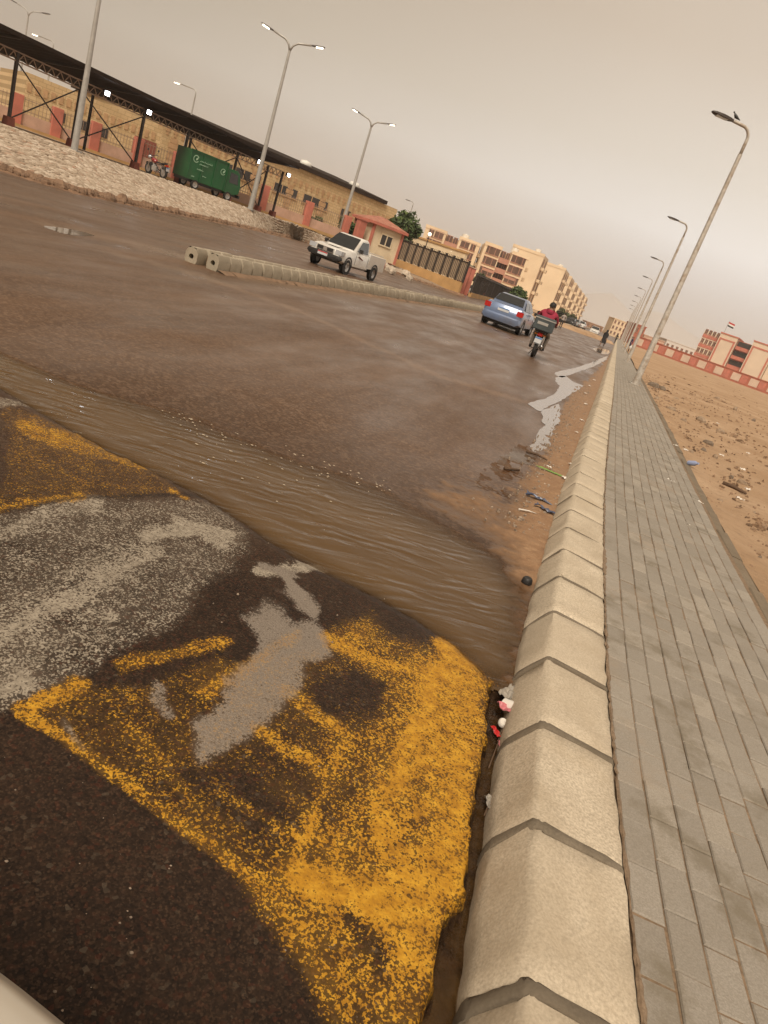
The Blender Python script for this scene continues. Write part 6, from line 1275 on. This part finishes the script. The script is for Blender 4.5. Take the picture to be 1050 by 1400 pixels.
tag(m.build('gravel', plain('gravel_stone', (.26, .17, .105), .9, 0, .4, 15)), 'scattered gravel on the sandy lot', None, kind='stuff')
m = MB()
for k in range(900):
    s_ = 4.6 + 14 * r.random() ** 1.3; o_ = FOOT - abs(r.gauss(.03, .2)); x, y, a_ = path(s_, o_); sz = abs(r.gauss(0, .006)) + .004; V, F = stone_geo(sz, sz * .8, sz * .8, r); n = m.addv([(float(x) + v[0], float(y) + v[1], .022 + max(v[2], -.02)) for v in V])
    for f in F: m.face([n + i for i in f])
for k in range(200):
    px, py = r.uniform(0, 560), r.uniform(700, 1400); g = G(px, py, .03); sz = abs(r.gauss(0, .0013)) + .0011; V, F = stone_geo(sz, sz * .8, sz * .8, r); n = m.addv([(g.x + v[0], g.y + v[1], .036 + max(v[2], -.002)) for v in V])
    for f in F: m.face([n + i for i in f])
tag(m.build('grit', M_PAPER if False else plain('grit', (.26, .20, .15), .9, 0, .7, 60)), 'fine grit and pebbles on the asphalt and sand', None, kind='stuff')

m = MB(); r = random.Random(21)   # dry leaves, bark and rags blown together on the lot
for cx, cy, n, sp in ((893, 530, 60, 9), (905, 520, 50, 12), (955, 540, 60, 26), (1000, 555, 60, 30), (985, 590, 40, 22), (930, 590, 40, 18), (950, 610, 30, 14), (1015, 655, 30, 18), (985, 680, 25, 14), (1035, 600, 40, 24), (1000, 705, 25, 16), (1035, 720, 25, 14), (920, 560, 40, 16), (1020, 640, 30, 30)):
    for k in range(n):
        px, py = cx + r.gauss(0, sp), cy + r.gauss(0, sp * .45)
        if px < 880 + (py - 520) * .72 or py < 505: continue
        g = G(px, py, .09); sz = (abs(r.gauss(0, .018)) + .010) * (1 + g.y * .05); a0 = r.random() * 6; ca, sa = math.cos(a0) * sz, math.sin(a0) * sz; tl = r.uniform(-.3, .3) * sz
        m.loft([[(g.x - ca, g.y - sa, .075), (g.x + sa * .4, g.y - ca * .4, .075 + abs(tl)), (g.x + ca, g.y + sa, .075)], [(g.x - ca, g.y - sa, .10), (g.x + sa * .4, g.y - ca * .4, .112 + abs(tl)), (g.x + ca, g.y + sa, .10 + tl * .5)]])
tag(m.build('debris', plain('dry_debris', (.23, .15, .092), .9, 0, .6, 9)), 'dry leaves and scraps blown over the sandy lot', None, kind='stuff')
# ------------------------------------------------------------------ rounded pale car wing at the lower left corner
e0, e1 = G(-6, 1334, .62), G(78, 1404, .62); dv = (e1 - e0); dv.z = 0; dv.normalize(); nv = Vector((dv.y, -dv.x, 0));
if nv.y > 0: nv = -nv
w_ = thing('car_wing', 'smooth pale rounded edge of a parked car wing', 'car', (e0.x, e0.y, 0), math.atan2(dv.y, dv.x))
_in = G(-20, 1420, .62) - e0; _in.z = 0; w_.location -= _in.normalized() * .045
sgn = 1 if rotz((0, 1, 0), math.atan2(dv.y, dv.x)).dot(G(-20, 1420, .62) - e0) > 0 else -1
m = MB(); rings = []
for k in range(15):
    x = -.55 + k * .075; bow = -.05 * ((x - .1) / .5) ** 2
    rings.append([(x, sgn * (q - bow), z) for q, z in ((.03, .20), (.0, .35), (-.005, .50), (.008, .585), (.04, .625), (.12, .645), (.30, .665), (.45, .67), (.45, .20))])
m.loft(rings); m.build('wing_panel', plain('beige_car_paint', (.56, .51, .43), .35, 0, .04, 2, coat=.4), w_, smooth=40)
m = MB(); m.b2((-.5, min(sgn * .02, sgn * .4), .12), (.45, max(sgn * .02, sgn * .4), .195)); m.build('sill', M_BLACK, w_)

# ------------------------------------------------------------------ dust haze
t = bpy.data.materials.new('dust_haze'); t.use_nodes = True; nt = t.node_tree; nt.nodes.clear(); o_ = nt.nodes.new('ShaderNodeOutputMaterial'); v_ = nt.nodes.new('ShaderNodeVolumePrincipled'); v_.inputs['Color'].default_value = (.95, .97, .99, 1); v_.inputs['Density'].default_value = .00038; v_.inputs['Anisotropy'].default_value = .2
nt.links.new(v_.outputs[0], o_.inputs['Volume'])
m = MB(); m.b2((-5200, -900, -1.4), (5200, 4300, 175)); hz = m.build('haze', t); tag(hz, 'dusty haze in the air', None, kind='stuff')
